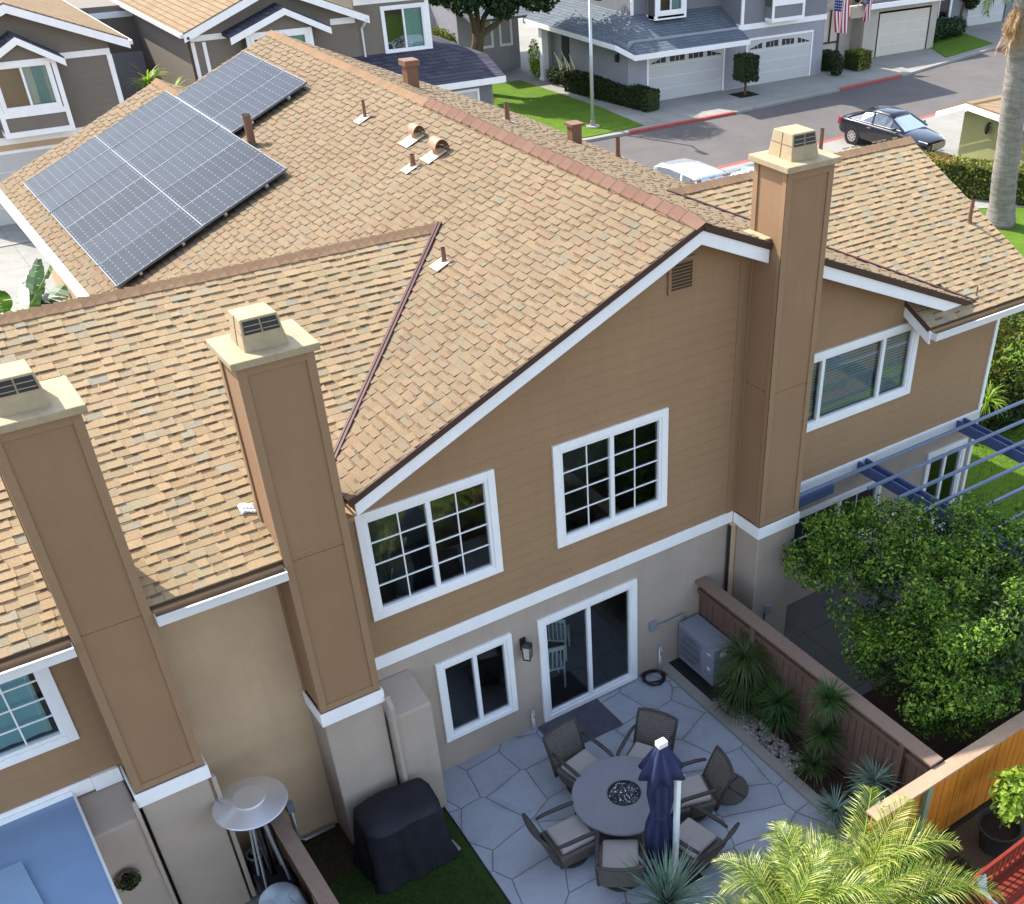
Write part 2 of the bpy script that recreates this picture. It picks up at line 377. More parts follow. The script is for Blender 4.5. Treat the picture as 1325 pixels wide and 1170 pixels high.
M['rim'] = paint('alloy_rim', (.7,.7,.7), .3, .05, 3, .5, metal=.9)
M['chrome'] = paint('chrome', (.85,.85,.85), .12, .02, 3, .5, metal=1.0, bump=0)
M['redlamp'] = paint('red_tail_lamp', (.35,.02,.03), .2, .1, 3, .5)
M['headlamp'] = paint('clear_head_lamp', (.8,.82,.85), .1, .05, 3, .6)
M['lampglass'] = paint('frosted_lamp_glass', S((200,196,180)), .3)
M['rubber'] = paint('black_rubber_hose', (.018,.018,.02), .5, .1, 5, .4)
M['copper'] = paint('orange_fitting', S((200,110,60)), .5)
M['soil'] = paint('potting_soil', S((48,38,30)), .95, .3, 8, .1, bump=.5)
M['pot'] = paint('black_plant_pot', (.03,.03,.03), .55, .1, 4, .3)

# ------------------------------------------------------------------ generic builders
def scan(poly, v):
    xs = []
    n = len(poly)
    for i in range(n):
        (u0, v0), (u1, v1) = poly[i], poly[(i+1) % n]
        if (v0 <= v) != (v1 <= v): xs.append(u0+(u1-u0)*(v-v0)/(v1-v0))
    xs.sort(); return [(xs[i], xs[i+1]) for i in range(0, len(xs)-1, 2)]

def shingles(parent, name, O, U, V, poly, mat, seed=1, expo=.127, tabs=True, deckname=None, tk=(.007,.02), wr=(.11,.2), band=False):
    rng = random.Random(seed)
    O = Vector(O); U = Vector(U).normalized(); V = Vector(V).normalized(); N = U.cross(V)
    if N.z < 0: N = -N
    v0 = min(p[1] for p in poly); v1 = max(p[1] for p in poly)
    mb = MB(); bd = MB(); P = lambda u, v, h: O+U*u+V*v+N*h
    v = v0
    while v < v1-.01:
        ve = min(v+expo, v1)
        A = scan(poly, v+.002); B = scan(poly, ve-.002)
        if len(A) != len(B): A = B = scan(poly, (v+ve)/2)
        for (a0, a1), (b0, b1) in zip(A, B):
            x0, x1 = min(a0, b0), max(a1, b1); x = x0-rng.random()*.2; th = rng.random() < .5
            while x < x1:
                w = rng.uniform(*wr); xe = x+w
                lo0, lo1 = max(x, a0), min(xe, a1); hi0, hi1 = max(x, b0), min(xe, b1)
                if lo1-lo0 < .003 and hi1-hi0 < .003: x = xe; continue
                if lo1 < lo0: lo0 = lo1 = min(max((hi0+hi1)/2, a0), a1)
                if hi1 < hi0: hi0 = hi1 = min(max((lo0+lo1)/2, b0), b1)
                th = (not th) if rng.random() < .88 else th; t = (tk[1] if th else tk[0])+rng.uniform(0, .003)
                d = rng.uniform(-.006, .006) if v > v0 else 0
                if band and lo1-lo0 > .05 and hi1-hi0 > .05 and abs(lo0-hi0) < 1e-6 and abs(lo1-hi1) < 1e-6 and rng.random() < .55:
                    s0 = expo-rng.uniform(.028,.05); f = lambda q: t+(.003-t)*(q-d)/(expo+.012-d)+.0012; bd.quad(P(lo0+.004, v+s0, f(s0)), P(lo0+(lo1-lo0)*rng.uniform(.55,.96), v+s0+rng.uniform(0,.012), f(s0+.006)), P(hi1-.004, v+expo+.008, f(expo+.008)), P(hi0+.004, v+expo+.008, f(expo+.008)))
                mb.add([P(lo0, v+d, t), P(lo1, v+d, t), P(hi1, ve+.012, .003), P(hi0, ve+.012, .003), P(lo0, v+d, -.004), P(lo1, v+d, -.004), P(hi1, ve+.012, -.004), P(hi0, ve+.012, -.004)],
                       [(0,1,2,3), (4,5,1,0), (5,6,2,1), (7,4,0,3)])
                x = xe
        v = ve
    r = mb.build(name, mat, parent)
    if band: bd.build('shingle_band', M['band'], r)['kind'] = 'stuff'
    dk = MB(); dk.prism([P(u, vv, -.005) for u, vv in poly], -N*.09)
    dk.build(deckname or 'roof_deck', M['deck'], r)
    return r

def ridge(parent, A, B, d1, d2, mat, w=.15, sp=.14, seed=3, name='ridge_cap', lift=.03, edge=False):
    rng = random.Random(seed); A = Vector(A); B = Vector(B); L = (B-A).length; D = (B-A)/L; d1 = Vector(d1).normalized(); d2 = Vector(d2).normalized()
    mb = MB(); n = int(L/sp); up = Vector((0,0,1))
    for i in range(n):
        a = A+D*(i*L/n); b = a+D*(L/n*1.35); h0 = .012+lift; h1 = .008; ww = w+rng.uniform(-.006, .006)
        p = [a+d1*ww+up*h0*.7, a+up*(h0+.012), a+d2*ww+up*h0*.7, b+d1*ww*.96+up*h1*.6, b+up*h1, b+d2*ww*.96+up*h1*.6]
        q = [x-up*.03 for x in p[:3]]
        mb.add(p+q, [(0,1,4,3), (1,2,5,4), (6,7,1,0), (7,8,2,1), (6,0,3), (2,8,5)])
    r = mb.build(name, mat, parent)
    if edge:  # dark strips at the cap ends, the shadow gap put in as colour
        e = MB()
        for i in range(n):
            a = A+D*(i*L/n)-D*.012; h0 = .012+lift; ww = w+.004
            p = [a+d1*ww+up*h0*.7, a+up*(h0+.012), a+d2*ww+up*h0*.7]; q = [x-up*.05 for x in p]; p2 = [x+D*.02+up*.002 for x in p]
            e.add(p+q+p2, [(0,1,4,3), (1,2,5,4), (0,6,7,1), (1,7,8,2)])
        e.build('cap_gap_shade', M['drip'], r)['kind'] = 'stuff'
    return r

def siding(parent, name, y, z0, z1, lim, holes, mat, pitch=.19, face=-1, dep=.012):
    """lap siding on plane y; lim(z)->(xl,xr) ; holes list of (x0,x1,z0,z1)"""
    mb = MB(); zs = []
    k = 0
    while z0+k*pitch < z1: zs.append(z0+k*pitch); k += 1
    cuts = sorted(set([round(z, 4) for z in zs+[z_+.010 for z_ in zs]+[z1]+[h[2] for h in holes]+[h[3] for h in holes] if z0-1e-6 <= z <= z1+1e-6]))
    def yo(z, row, g=False): return y+face*(.003 if g else .004+dep*(1-(z-row)/pitch))
    for a, b in zip(cuts, cuts[1:]):
        if b-a < .002: continue
        row = max(z for z in zs if z <= a+1e-6)
        la, lb = lim(a+.001), lim(b-.001); mid = (a+b)/2
        segs = [(la, lb)]
        cutx = sorted([(h[0], h[1]) for h in holes if h[2] < mid < h[3]])
        out = []; xl = None
        la0, la1 = la; lb0, lb1 = lb
        cur_a, cur_b = la0, lb0
        for h0, h1 in cutx:
            if h1 < min(la0, lb0) or h0 > max(la1, lb1): continue
            if h0 > min(cur_a, cur_b): out.append((cur_a, min(h0, 1e9), cur_b, h0))
            cur_a = cur_b = h1
        out.append((cur_a, la1, cur_b, lb1))
        for A0, A1, B0, B1 in out:
            if A1-A0 < .002 and B1-B0 < .002: continue
            g = a < row+.0095 and b <= row+.0105; ya, yb = yo(a, row, g), yo(b, row, g)
            mb.add([(A0, ya, a), (max(A0, A1), ya, a), (max(B0, B1), yb, b), (B0, yb, b)], [(0,1,2,3)])
            if abs(a-row-.010) < 1e-3:
                mb.add([(A0, y, a), (max(A0, A1), y, a), (max(A0, A1), ya, a), (A0, ya, a)], [(0,1,2,3)])
    return mb.build(name, mat, parent)

def flat_wall(parent, name, y, x0, x1, z0, z1, holes, mat, th=.15):
    mb = MB(); xs = sorted(set([x0, x1]+[h for q in holes for h in q[:2]])); zs = sorted(set([z0, z1]+[h for q in holes for h in q[2:4]]))
    for a, b in zip(xs, xs[1:]):
        for c, d in zip(zs, zs[1:]):
            mx, mz = (a+b)/2, (c+d)/2
            if any(q[0] < mx < q[1] and q[2] < mz < q[3] for q in holes): continue
            mb.quad((a, y, c), (b, y, c), (b, y, d), (a, y, d))
    return mb.build(name, mat, parent)

def frame(mb, x0, x1, z0, z1, w, ya, yb, wb=None):
    wb = w if wb is None else wb
    mb.box(x0, x0+w, ya, yb, z0, z1); mb.box(x1-w, x1, ya, yb, z0, z1)
    mb.box(x0+w, x1-w, ya, yb, z1-w, z1); mb.box(x0+w, x1-w, ya, yb, z0, z0+wb)

def window(parent, x0, x1, z0, z1, y=0, tw=.11, mull=(.5,), grid=None, blind=None, name='window', depth=1.6, tmat='white', label=None, room=True):
    """outer trim x0..x1,z0..z1 standing proud of plane y (facing -y)"""
    f = MB(); frame(f, x0, x1, z0, z1, tw, y-.045, y+.02)
    w = f.build(name, M[tmat], parent, bevel=.006, label=label)
    a0, a1, c0, c1 = x0+tw, x1-tw, z0+tw, z1-tw
    s = MB(); frame(s, a0, a1, c0, c1, .05, y-.03, y+.05)
    for m in mull:
        xm = a0+(a1-a0)*m; s.box(xm-.035, xm+.035, y-.026, y+.046, c0+.05, c1-.05)
    s.build('sash', M['vinyl'], w, bevel=.005)
    g = MB(); g.quad((a0+.04, y+.02, c0+.04), (a1-.04, y+.02, c0+.04), (a1-.04, y+.02, c1-.04), (a0+.04, y+.02, c1-.04)); g.build('pane', M['glass'], w)
    if grid:
        gm = MB(); edges = [a0+.05]+[a0+(a1-a0)*m for m in mull]+[a1-.05]
        for e0, e1 in zip(edges, edges[1:]):
            for i in range(1, grid[0]):
                x = e0+(e1-e0)*i/grid[0]; gm.box(x-.009, x+.009, y+.005, y+.016, c0+.05, c1-.05)
        for j in range(1, grid[1]):
            z = c0+.05+(c1-c0-.1)*j/grid[1]; gm.box(a0+.05, a1-.05, y+.004, y+.0175, z-.009, z+.009)
        gm.build('muntin', M['vinyl'], w)
    if blind:
        b = MB()
        for (p, q, bt) in blind:
            xa, xb = a0+(a1-a0)*p+.04, a0+(a1-a0)*q-.04
            if bt == 'slat':
                z = c0+.06
                while z < c1-.05:
                    b.obox(((xa+xb)/2, y+.10, z), (1,0,0), (0,1,.75), (0,-.75,1), (xb-xa)/2, .019, .0015); z += .052
                for xx in np.linspace(xa+.12, xb-.12, 3): b.box(xx-.004, xx+.004, y+.075, y+.079, c0+.06, c1-.05)
            else:
                nn = 14
                for i in range(nn):
                    u0, u1 = xa+(xb-xa)*i/nn, xa+(xb-xa)*(i+1)/nn; o0, o1 = (.02 if i % 2 else 0), (0 if i % 2 else .02)
                    b.quad((u0, y+.1+o0, c0+.05), (u1, y+.1+o1, c0+.05), (u1, y+.1+o1, c1-.05), (u0, y+.1+o0, c1-.05))
        b.build('blind', M['blind'] if blind[0][2] == 'slat' else M['curtain'], w)
    if room:
        r = MB(); X0, X1, Z0, Z1 = a0-.25, a1+.25, c0-.3, c1+.15; Y0, Y1 = y+.06, y+depth
        r.quad((X0,Y1,Z0),(X1,Y1,Z0),(X1,Y1,Z1),(X0,Y1,Z1)); r.quad((X0,Y0,Z0),(X0,Y1,Z0),(X0,Y1,Z1),(X0,Y0,Z1)); r.quad((X1,Y0,Z0),(X1,Y1,Z0),(X1,Y1,Z1),(X1,Y0,Z1))
        r.quad((X0,Y0,Z0),(X1,Y0,Z0),(X1,Y1,Z0),(X0,Y1,Z0)); r.quad((X0,Y0,Z1),(X1,Y0,Z1),(X1,Y1,Z1),(X0,Y1,Z1))
        r.build('interior', M['dark'], w)
    return w

def leafcloud(mb, blobs, n, size, rng, shell=.55, up=.25, bend=.25, asp=.5):
    """blobs: (cx,cy,cz,rx,ry,rz); leaf quads scattered mostly near the blob surfaces"""
    wts = [b[3]*b[4]+b[4]*b[5]+b[3]*b[5] for b in blobs]
    for b in rng.choices(blobs, wts, k=n):
        d = Vector((rng.gauss(0,1), rng.gauss(0,1), rng.gauss(0,1))).normalized()
        r = shell+(1-shell)*rng.random()**.6
        if rng.random() < .12: r *= rng.uniform(1.0, 1.14)
        p = Vector((b[0]+d.x*b[3]*r, b[1]+d.y*b[4]*r, b[2]+d.z*b[5]*r))
        nrm = (d+Vector((rng.gauss(0,.6), rng.gauss(0,.6), rng.gauss(0,.6)+up))).normalized()
        t = nrm.cross(Vector((rng.gauss(0,1), rng.gauss(0,1), rng.gauss(0,1)))).normalized(); s2 = nrm.cross(t)
        L = size*rng.uniform(.65, 1.35); W = L*asp
        a = p-t*L/2; c = p+t*L/2-nrm*L*bend*.5; m1 = p+s2*W/2+nrm*L*bend*.2; m2 = p-s2*W/2+nrm*L*bend*.2
        mb.add([a, m1, c, m2], [(0,1,2,3)])
    return mb
def limb(mb, p0, p1, r0, r1, rng, n=6, wob=.08, sides=8):
    p0 = Vector(p0); p1 = Vector(p1); L = (p1-p0).length
    pts = [p0+(p1-p0)*i/n+Vector((rng.gauss(0,1), rng.gauss(0,1), rng.gauss(0,.4)))*wob*L/n*(0 if i in (0, n) else 1) for i in range(n+1)]
    mb.tube(pts, [r0+(r1-r0)*i/n for i in range(n+1)], sides)
def frond(mb, base, az, elev, L, rng, droop=1.0, pairs=26, lw=.028, ll=.42, stem=None):
    """feather palm frond: leaflets both sides of an arching rachis"""
    h = Vector((math.cos(az), math.sin(az), 0)); p = Vector(base); e = elev; pts = [p.copy()]; n = 18
    for i in range(n):
        e -= droop*(1.5/n)*(.4+1.2*i/n); p = p+(h*math.cos(e)+Vector((0,0,1))*math.sin(e))*(L/n); pts.append(p.copy())
    if stem is not None: stem.tube(pts, [.016*(1-.8*i/n)+.003 for i in range(n+1)], 5)
    side = Vector((-h.y, h.x, 0))
    for k in range(pairs):
        t = .18+.82*k/pairs; i = min(int(t*n), n-1); f = t*n-i; q = pts[i].lerp(pts[i+1], f); d = (pts[i+1]-pts[i]).normalized(); nz = side.cross(d)
        if nz.z < 0: nz = -nz
        l = ll*(math.sin(math.pi*(.12+.86*t))**.7)*rng.uniform(.85, 1.1)
        for sg in (-1, 1):
            dirv = (side*sg*.8+d*(.55+.4*t)+nz*rng.uniform(.1, .45)).normalized(); w = d*lw*.5
            m = q+dirv*l*.55; tip = q+dirv*l-Vector((0,0,1))*l*rng.uniform(.12, .4)
            mb.add([q-w*.5, q+w*.5, m+w, tip, m-w], [(0,1,2,4), (4,2,3)])
def rosette(mb, c, n, L, w, rng, up=(.2, 1.3), curl=.35):
    c = Vector(c)
    for i in range(n):
        az = rng.random()*6.283; e = rng.uniform(*up); h = Vector((math.cos(az), math.sin(az), 0)); l = L*rng.uniform(.7, 1.1); s2 = Vector((-h.y, h.x, 0))*w*.5
        p = c+Vector((0,0,rng.uniform(-.02,.02))); prev = None; K = 4
        for k in range(K+1):
            ww = s2*(1-k/K)**.7 if k else s2*.8
            cur = (p-ww, p+ww)
            if prev: mb.add([prev[0], prev[1], cur[1], cur[0]], [(0,1,2,3)])
            prev = cur; p = p+(h*math.cos(e)+Vector((0,0,1))*math.sin(e))*(l/K); e -= curl*rng.uniform(.6, 1.4)/K*2

# ================================================================== TOWNHOUSE
mL = lambda x: 8.31+.434*x
mR = lambda x: 7.78-.412*(x+1.22)
lF = lambda y: 7.0+.4538*(y-3.55)
rF = lambda y: 5.23+.454*(y+.62)
town = thing('townhouse', 'tan townhouse row with shingled gable roof, white trim and three tall chimneys', 'townhouse', (-3.3,0,0))
fx = 1.0901
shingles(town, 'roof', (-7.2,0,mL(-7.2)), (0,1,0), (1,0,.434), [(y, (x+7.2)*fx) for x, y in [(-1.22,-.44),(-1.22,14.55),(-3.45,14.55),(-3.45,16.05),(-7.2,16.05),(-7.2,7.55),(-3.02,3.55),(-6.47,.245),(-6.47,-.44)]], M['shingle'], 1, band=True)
fr_ = 1.0816
shingles(town, 'roof', (4.8,0,mR(4.8)), (0,1,0), (-1,0,.412), [(y, (4.8-x)*fr_) for x, y in [(-1.22,-.44),(-1.22,14.55),(4.8,14.55),(4.8,6.67),(.87,3.1),(4.77,-.44)]], M['shingle'], 2)
fl = 1.0981
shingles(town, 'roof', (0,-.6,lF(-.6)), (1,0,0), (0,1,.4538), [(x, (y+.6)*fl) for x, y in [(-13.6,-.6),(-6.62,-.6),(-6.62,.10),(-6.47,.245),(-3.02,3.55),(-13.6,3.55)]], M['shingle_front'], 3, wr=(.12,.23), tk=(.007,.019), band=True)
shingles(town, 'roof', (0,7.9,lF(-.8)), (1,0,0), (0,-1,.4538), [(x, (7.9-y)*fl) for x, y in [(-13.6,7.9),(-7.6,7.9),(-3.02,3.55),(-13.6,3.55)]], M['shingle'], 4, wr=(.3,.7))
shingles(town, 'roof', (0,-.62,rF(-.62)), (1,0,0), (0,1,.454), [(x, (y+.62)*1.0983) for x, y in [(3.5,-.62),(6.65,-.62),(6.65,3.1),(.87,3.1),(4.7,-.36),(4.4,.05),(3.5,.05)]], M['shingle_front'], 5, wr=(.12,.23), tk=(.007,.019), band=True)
shingles(town, 'roof', (0,6.9,rF(-.7)), (1,0,0), (0,-1,.454), [(x, (6.9-y)*1.0983) for x, y in [(5.0,6.9),(6.65,6.9),(6.65,3.1),(.87,3.1)]], M['shingle'], 6, wr=(.3,.7))
shingles(town, 'roof', (-.9,0,mL(-3.45)-.412*2.55), (0,1,0), (-1,0,.412), [(14.5,0),(16.05,0),(16.05,2.55*fr_),(14.5,2.55*fr_)], M['shingle'], 7)
# ridge caps
dl, dr = (-1,0,-.434), (1,0,-.412)
ridge(town, (-1.22,7.1,7.79), (-1.22,-.40,7.79), dl, dr, M['cap_red'], .17, .26, 3, lift=.05, edge=True)
ridge(town, (-1.22,14.55,7.785), (-1.22,7.1,7.785), dl, dr, M['cap_tan'], .15, .14, 4, lift=.012)
ridge(town, (-13.6,3.55,7.01), (-2.98,3.55,7.01), (0,-1,-.45), (0,1,-.45), M['cap_tan'], .16, .14, 5, lift=.014)
ridge(town, (6.65,3.1,6.93), (.9,3.1,6.93), (0,-1,-.45), (0,1,-.45), M['cap_tan'], .16, .14, 6, lift=.014)
ridge(town, (-3.45,16.05,6.82), (-3.45,14.5,6.82), dl, dr, M['cap_tan'], .14, .14, 7, lift=.012)
# valleys
def valley(a, b, w=.022):
    mb = MB(); a = Vector(a); b = Vector(b); d = (b-a).normalized(); s2 = d.cross(Vector((0,0,1))).normalized()
    for k in (-1, 1): mb.beam(a+s2*k*w, b+s2*k*w, .03, .045)
    mb.beam(a-Vector((0,0,.02)), b-Vector((0,0,.02)), .1, .02); return mb.build('valley_flashing', M['valley'], town)
valley((-3.02,3.55,7.03), (-6.55,.165,5.49))
valley((.87,3.1,6.94), (4.8,-.44,5.325), .012)
# rake boards
def rake(a, b, h=.21, drop=.085, th=.045, wd=None, mat='white', up=0):
    mb = MB(); a = Vector(a); b = Vector(b)
    mb.prism([a-Vector((0,0,drop)), b-Vector((0,0,drop)), b-Vector((0,0,drop+h)), a-Vector((0,0,drop+h))], wd or (0,th,0)); return mb.build('rake_board', M[mat], town, bevel=.006)
yr = -.425
rake((-1.22,yr,7.785), (-6.42,yr,mL(-6.42))); rake((-1.22,yr,7.785), (-.005,yr,mR(0))); rake((.856,yr,mR(.85)), (4.62,yr,mR(4.62)))
db = MB()
db.beam((-1.22,-.447,7.785-.045), (-6.46,-.447,mL(-6.46)-.045), .03, .085); db.beam((-1.22,-.447,7.785-.045), (-.004,-.447,mR(0)-.045), .03, .085); db.beam((.855,-.447,mR(.855)-.045), (4.75,-.447,mR(4.75)-.045), .03, .085)
db.build('drip_edge', M['drip'], town)
rake((3.52,-.62,rF(-.62)), (3.52,.0,rF(0)), wd=(.04,0,0)); rake((6.62,-.62,rF(-.62)), (6.62,3.1,rF(3.1)), wd=(.04,0,0)); rake((6.62,6.9,rF(-.7)), (6.62,3.1,rF(3.1)), wd=(.04,0,0))
rake((-1.22,14.5,7.785), (4.8,14.5,mR(4.8))); rake((-3.45,16.0,mL(-3.45)), (-7.2,16.0,mL(-7.2)))
sf = MB()   # soffits
sf.poly([(-6.42,-.38,mL(-6.42)-.28), (-1.22,-.38,7.5), (-1.22,0,7.5), (-6.42,0,mL(-6.42)-.28)]); sf.poly([(-1.22,-.38,7.5), (0,-.38,mR(0)-.28), (0,0,mR(0)-.28), (-1.22,0,7.5)])
sf.poly([(.85,-.38,mR(.85)-.28), (4.4,-.38,mR(4.4)-.28), (4.4,0,mR(4.4)-.28), (.85,0,mR(.85)-.28)])
sf.box(-6.6,-6.44,-.38,.0,5.16,5.22)
sf.build('soffit', M['tanpaint'], town)
# gutters
def gutter(x0, x1, y, z, d=1):
    mb = MB(); mb.box(x0, x1, y-.115*d, y-.105*d, z-.12, z); mb.box(x0, x1, y-.105*d, y, z-.12, z-.11); mb.box(x0, x1, y-.13*d, y-.1*d, z-.008, z+.006)
    for xx in (x0, x1): mb.box(xx-.004, xx+.004, y-.11*d, y, z-.12, z)
    o = mb.build('gutter', M['gutter'], town)
    f = MB(); f.box(x0, x1, y, y+.03*d, z-.2, z+.03); f.build('fascia_board', M['tanpaint'], o); return o
gutter(-8.92, -7.45, -.60, 5.02); gutter(-13.6, -9.77, -.60, 5.02); gutter(3.56, 6.64, -.62, 5.14)
gx = MB(); gx.box(-7.33,-7.22,7.7,16.0,5.02,5.14); gx.box(-7.21,-7.18,7.7,16.0,4.95,5.15); gx.build('gutter', M['gutter'], town)
gx = MB(); gx.box(4.81,4.92,6.9,14.5,5.1,5.22); gx.build('gutter', M['gutter'], town)
# walls
wins = dict(a=(-6.33,-4.34,3.31,4.99), b=(-3.42,-1.42,3.32,5.02), c=(-5.57,-4.31,.58,2.14), d=(-3.85,-1.99,.03,2.15), h=(.95,3.98,3.68,5.08), l=(-12.5,-10.05,3.31,4.70), rw=(1.3,3.62,.85,2.06), rd=(4.85,5.98,.05,2.14))
inn = lambda w, t=.1: (w[0]+t, w[1]-t, w[2]+t, w[3]-t)
def limg(z):
    xl = max(-6.6, (z+.15-8.31)/.434); xr = 6.15 if z < 5.36 else min(6.15, -1.22+(7.78-.15-z)/.412); return (xl, max(xl, xr))
siding(town, 'siding_wall', 0, 2.66, 7.63, limg, [inn(wins[k]) for k in 'abh'], M['tanpaint'])
siding(town, 'siding_wall', 0, 2.66, 5.08, lambda z: (-13.6,-9.74), [inn(wins['l'])], M['tanpaint'])
flat_wall(town, 'stucco_wall', .0, -6.62, 0.02, 0, 2.66, [inn(wins['c'], .08), inn(wins['d'], .08)], M['stucco'])
flat_wall(town, 'stucco_wall', .0, .83, 6.15, 0, 2.66, [inn(wins['rw'], .08), inn(wins['rd'], .08)], M['stucco'])
flat_wall(town, 'stucco_wall', .0, -8.97, -7.42, 0, 5.15, [], M['stucco_tan'])
flat_wall(town, 'stucco_wall', .0, -13.6, -9.74, 0, 2.66, [], M['stucco'])
ow = MB()   # outer shell beyond what the front shows
ow.quad((6.15,0,0),(6.15,6.3,0),(6.15,6.3,5.3),(6.15,0,5.3)); ow.poly([(6.15,0,5.3),(6.15,6.3,5.3),(6.15,3.1,6.78)])
ow.quad((6.15,6.3,0),(4.4,6.3,0),(4.4,6.3,5.3),(6.15,6.3,5.3)); ow.quad((4.4,6.3,0),(4.4,14.1,0),(4.4,14.1,5.3),(4.4,6.3,5.3))
ow.poly([(4.4,14.1,0),(-6.8,14.1,0),(-6.8,14.1,5.25),(-1.22,14.1,7.65),(4.4,14.1,5.3)]); ow.quad((-6.8,7.4,0),(-6.8,15.6,0),(-6.8,15.6,5.2),(-6.8,7.4,5.2))
ow.poly([(-6.8,15.6,0),(-1.4,15.6,0),(-1.4,15.6,5.9),(-3.45,15.6,6.7),(-6.8,15.6,5.2)]); ow.quad((-1.4,14.1,0),(-1.4,15.6,0),(-1.4,15.6,5.9),(-1.4,14.1,5.9))
ow.quad((-13.6,7.4,0),(-6.8,7.4,0),(-6.8,7.4,5.1),(-13.6,7.4,5.1)); ow.poly([(-13.6,0,0),(-13.6,7.4,0),(-13.6,7.4,5.1),(-13.6,3.55,6.9),(-13.6,0,5.1)])
ow.build('stucco_wall', M['stucco_tan'], town)
# trim band and corner boards
def boxes(parent, name, mat, bl, bevel=0):
    for b in bl: MB().box(*b).build(name, M[mat], parent, bevel=bevel)
boxes(town, 'trim_band', 'white', [(-6.45, -.03, -.035, .0, 2.49, 2.70), (.88, 6.2, -.035, .0, 2.49, 2.70), (-13.6, -10.12, -.035, .0, 2.48, 2.68), (-10.118, -9.80, -.06, .0, 2.46, 2.69)], .006)
boxes(town, 'corner_board', 'white', [(6.12,6.20,-.04,.06,2.705,5.2), (6.12,6.20,-.04,.06,0,2.485)], .005)
boxes(town, 'corner_board', 'trimtan', [(-6.62,-6.46,-.035,0,2.67,5.14), (-.17,-.06,-.03,0,2.705,7.15), (.88,.98,-.03,0,2.705,6.8), (-9.82,-9.72,-.04,0,2.7,4.9)], .004)
# chimneys
def chimney(x0, x1, yf, zt, zb=2.47, label=None):
    yb = .02; a = MB(); t = .02
    seams = [2.69, 5.05, zt-.1]
    for s0, s1 in zip(seams, seams[1:]): a.box(x0+t, x1-t, yf+t, yb-.004, s0+.006, s1-.006)
    a.box(x0+t+.01, x1-t-.01, yf+t+.01, yb-.01, 2.6, zt-.1)
    ch = a.build('chimney', M['chimney'], town)
    c = MB(); w = .095
    for xa, xb in ((x0, x0+w), (x1-w, x1)):
        c.box(xa, xb, yf, yf+t-.001, 2.69, zt-.09)
    for xx, sg in ((x0, 1), (x1, -1)):
        c.box(xx, xx+sg*(t-.001), yf+.002, yf+w, 2.69, zt-.091); c.box(xx, xx+sg*(t-.001), yb-w, yb, 2.69, zt-.09)
    for q in (2.69, zt-.19): c.box(x0+w, x1-w, yf+.002, yf+t-.002, q, q+.095)
    c.build('corner_trim', M['trimtan'], ch, bevel=.003)
    s = MB(); s.box(x0+.012, x1-.012, yf+.012, yb, 0, zb); s.build('stucco_base', M['stucco'], ch, bevel=.015)
    b = MB(); b.box(x0-.025, x1+.025, yf-.025, yf, zb, zb+.21); b.box(x0-.025, x0, yf, -.037, zb, zb+.21); b.box(x1, x1+.025, yf, -.037, zb, zb+.21); b.build('trim_band', M['white'], ch, bevel=.005)
    k = MB(); o = .06
    k.box(x0-o, x1+o, yf-o, yb+o, zt-.085, zt); k.build('chimney_cap', M['capmetal'], ch, bevel=.012)
    h = MB(); xa, xb, ya, yb2 = x0+.16, x1-.20, yf+.12, yb-.08; z0, z1 = zt, zt+.33; i = .05
    A = [(xa,ya,z0),(xb,ya,z0),(xb,yb2,z0),(xa,yb2,z0)]; B = [(xa+i*.6,ya+.05,z1),(xb-i,ya+.05,z1),(xb-i,yb2-.05,z1),(xa+i*.6,yb2-.05,z1)]
    h.add(A+B, [(4,5,6,7),(0,1,5,4),(1,2,6,5),(2,3,7,6),(3,0,4,7)])
    sh = h.build('chimney_shroud', M['capmetal'], ch, bevel=.012)
    l = MB(); L = lambda u, v, off=.004: Vector(A[0]).lerp(Vector(A[1]), u).lerp(Vector(B[0]).lerp(Vector(B[1]), u), v)+Vector((0,-off,off*.2))
    for u0, u1 in ((.06,.48),(.52,.94)):
        l.poly([L(u0,.52), L(u1,.52), L(u1,.93), L(u0,.93)])
    l.build('vent_opening', M['black'], sh)
    m = MB()
    for u0, u1 in ((.08,.47),(.53,.92)):
        for v in (.62,.78): m.beam(L(u0,v,.006), L(u1,v,.006), .004, .008)
    m.build('vent_louver', M['capmetal'], sh)
    g = MB()   # seams on the sides
    Ls = lambda u, v: Vector(A[3]).lerp(Vector(A[0]), u).lerp(Vector(B[3]).lerp(Vector(B[0]), u), v)+Vector((-.003,0,0))
    g.beam(Ls(.02,.56), Ls(.98,.56), .006, .008); g.beam(Ls(.5,.02), Ls(.5,.98), .006, .008); g.build('seam', M['trimtan'], sh)
    return ch
chimney(0, .85, -.66, 8.34); chimney(-7.44, -6.61, -.62, 7.60); chimney(-9.76, -8.94, -.63, 7.58)
# flashing where the right chimney meets the roof
fl_ = MB(); fl_.beam((-.06,.03,mR(-.05)+.03), (-.06,-.42,mR(-.05)+.03), .14, .02); fl_.build('roof_flashing', M['capmetal'], town)
# stucco blocks beside the chimneys
def block(x0, x1, y, zb, zf):
    mb = MB(); mb.prism([(x0,0,0),(x0,y,0),(x0,y,zf),(x0,0,zb)], (x1-x0,0,0)); mb.build('stucco_pier', M['stucco'], town, bevel=.03, seg=3)
block(-6.585, -5.96, -.67, 2.28, 2.12); block(-10.42, -9.80, -.67, 2.45, 2.34)
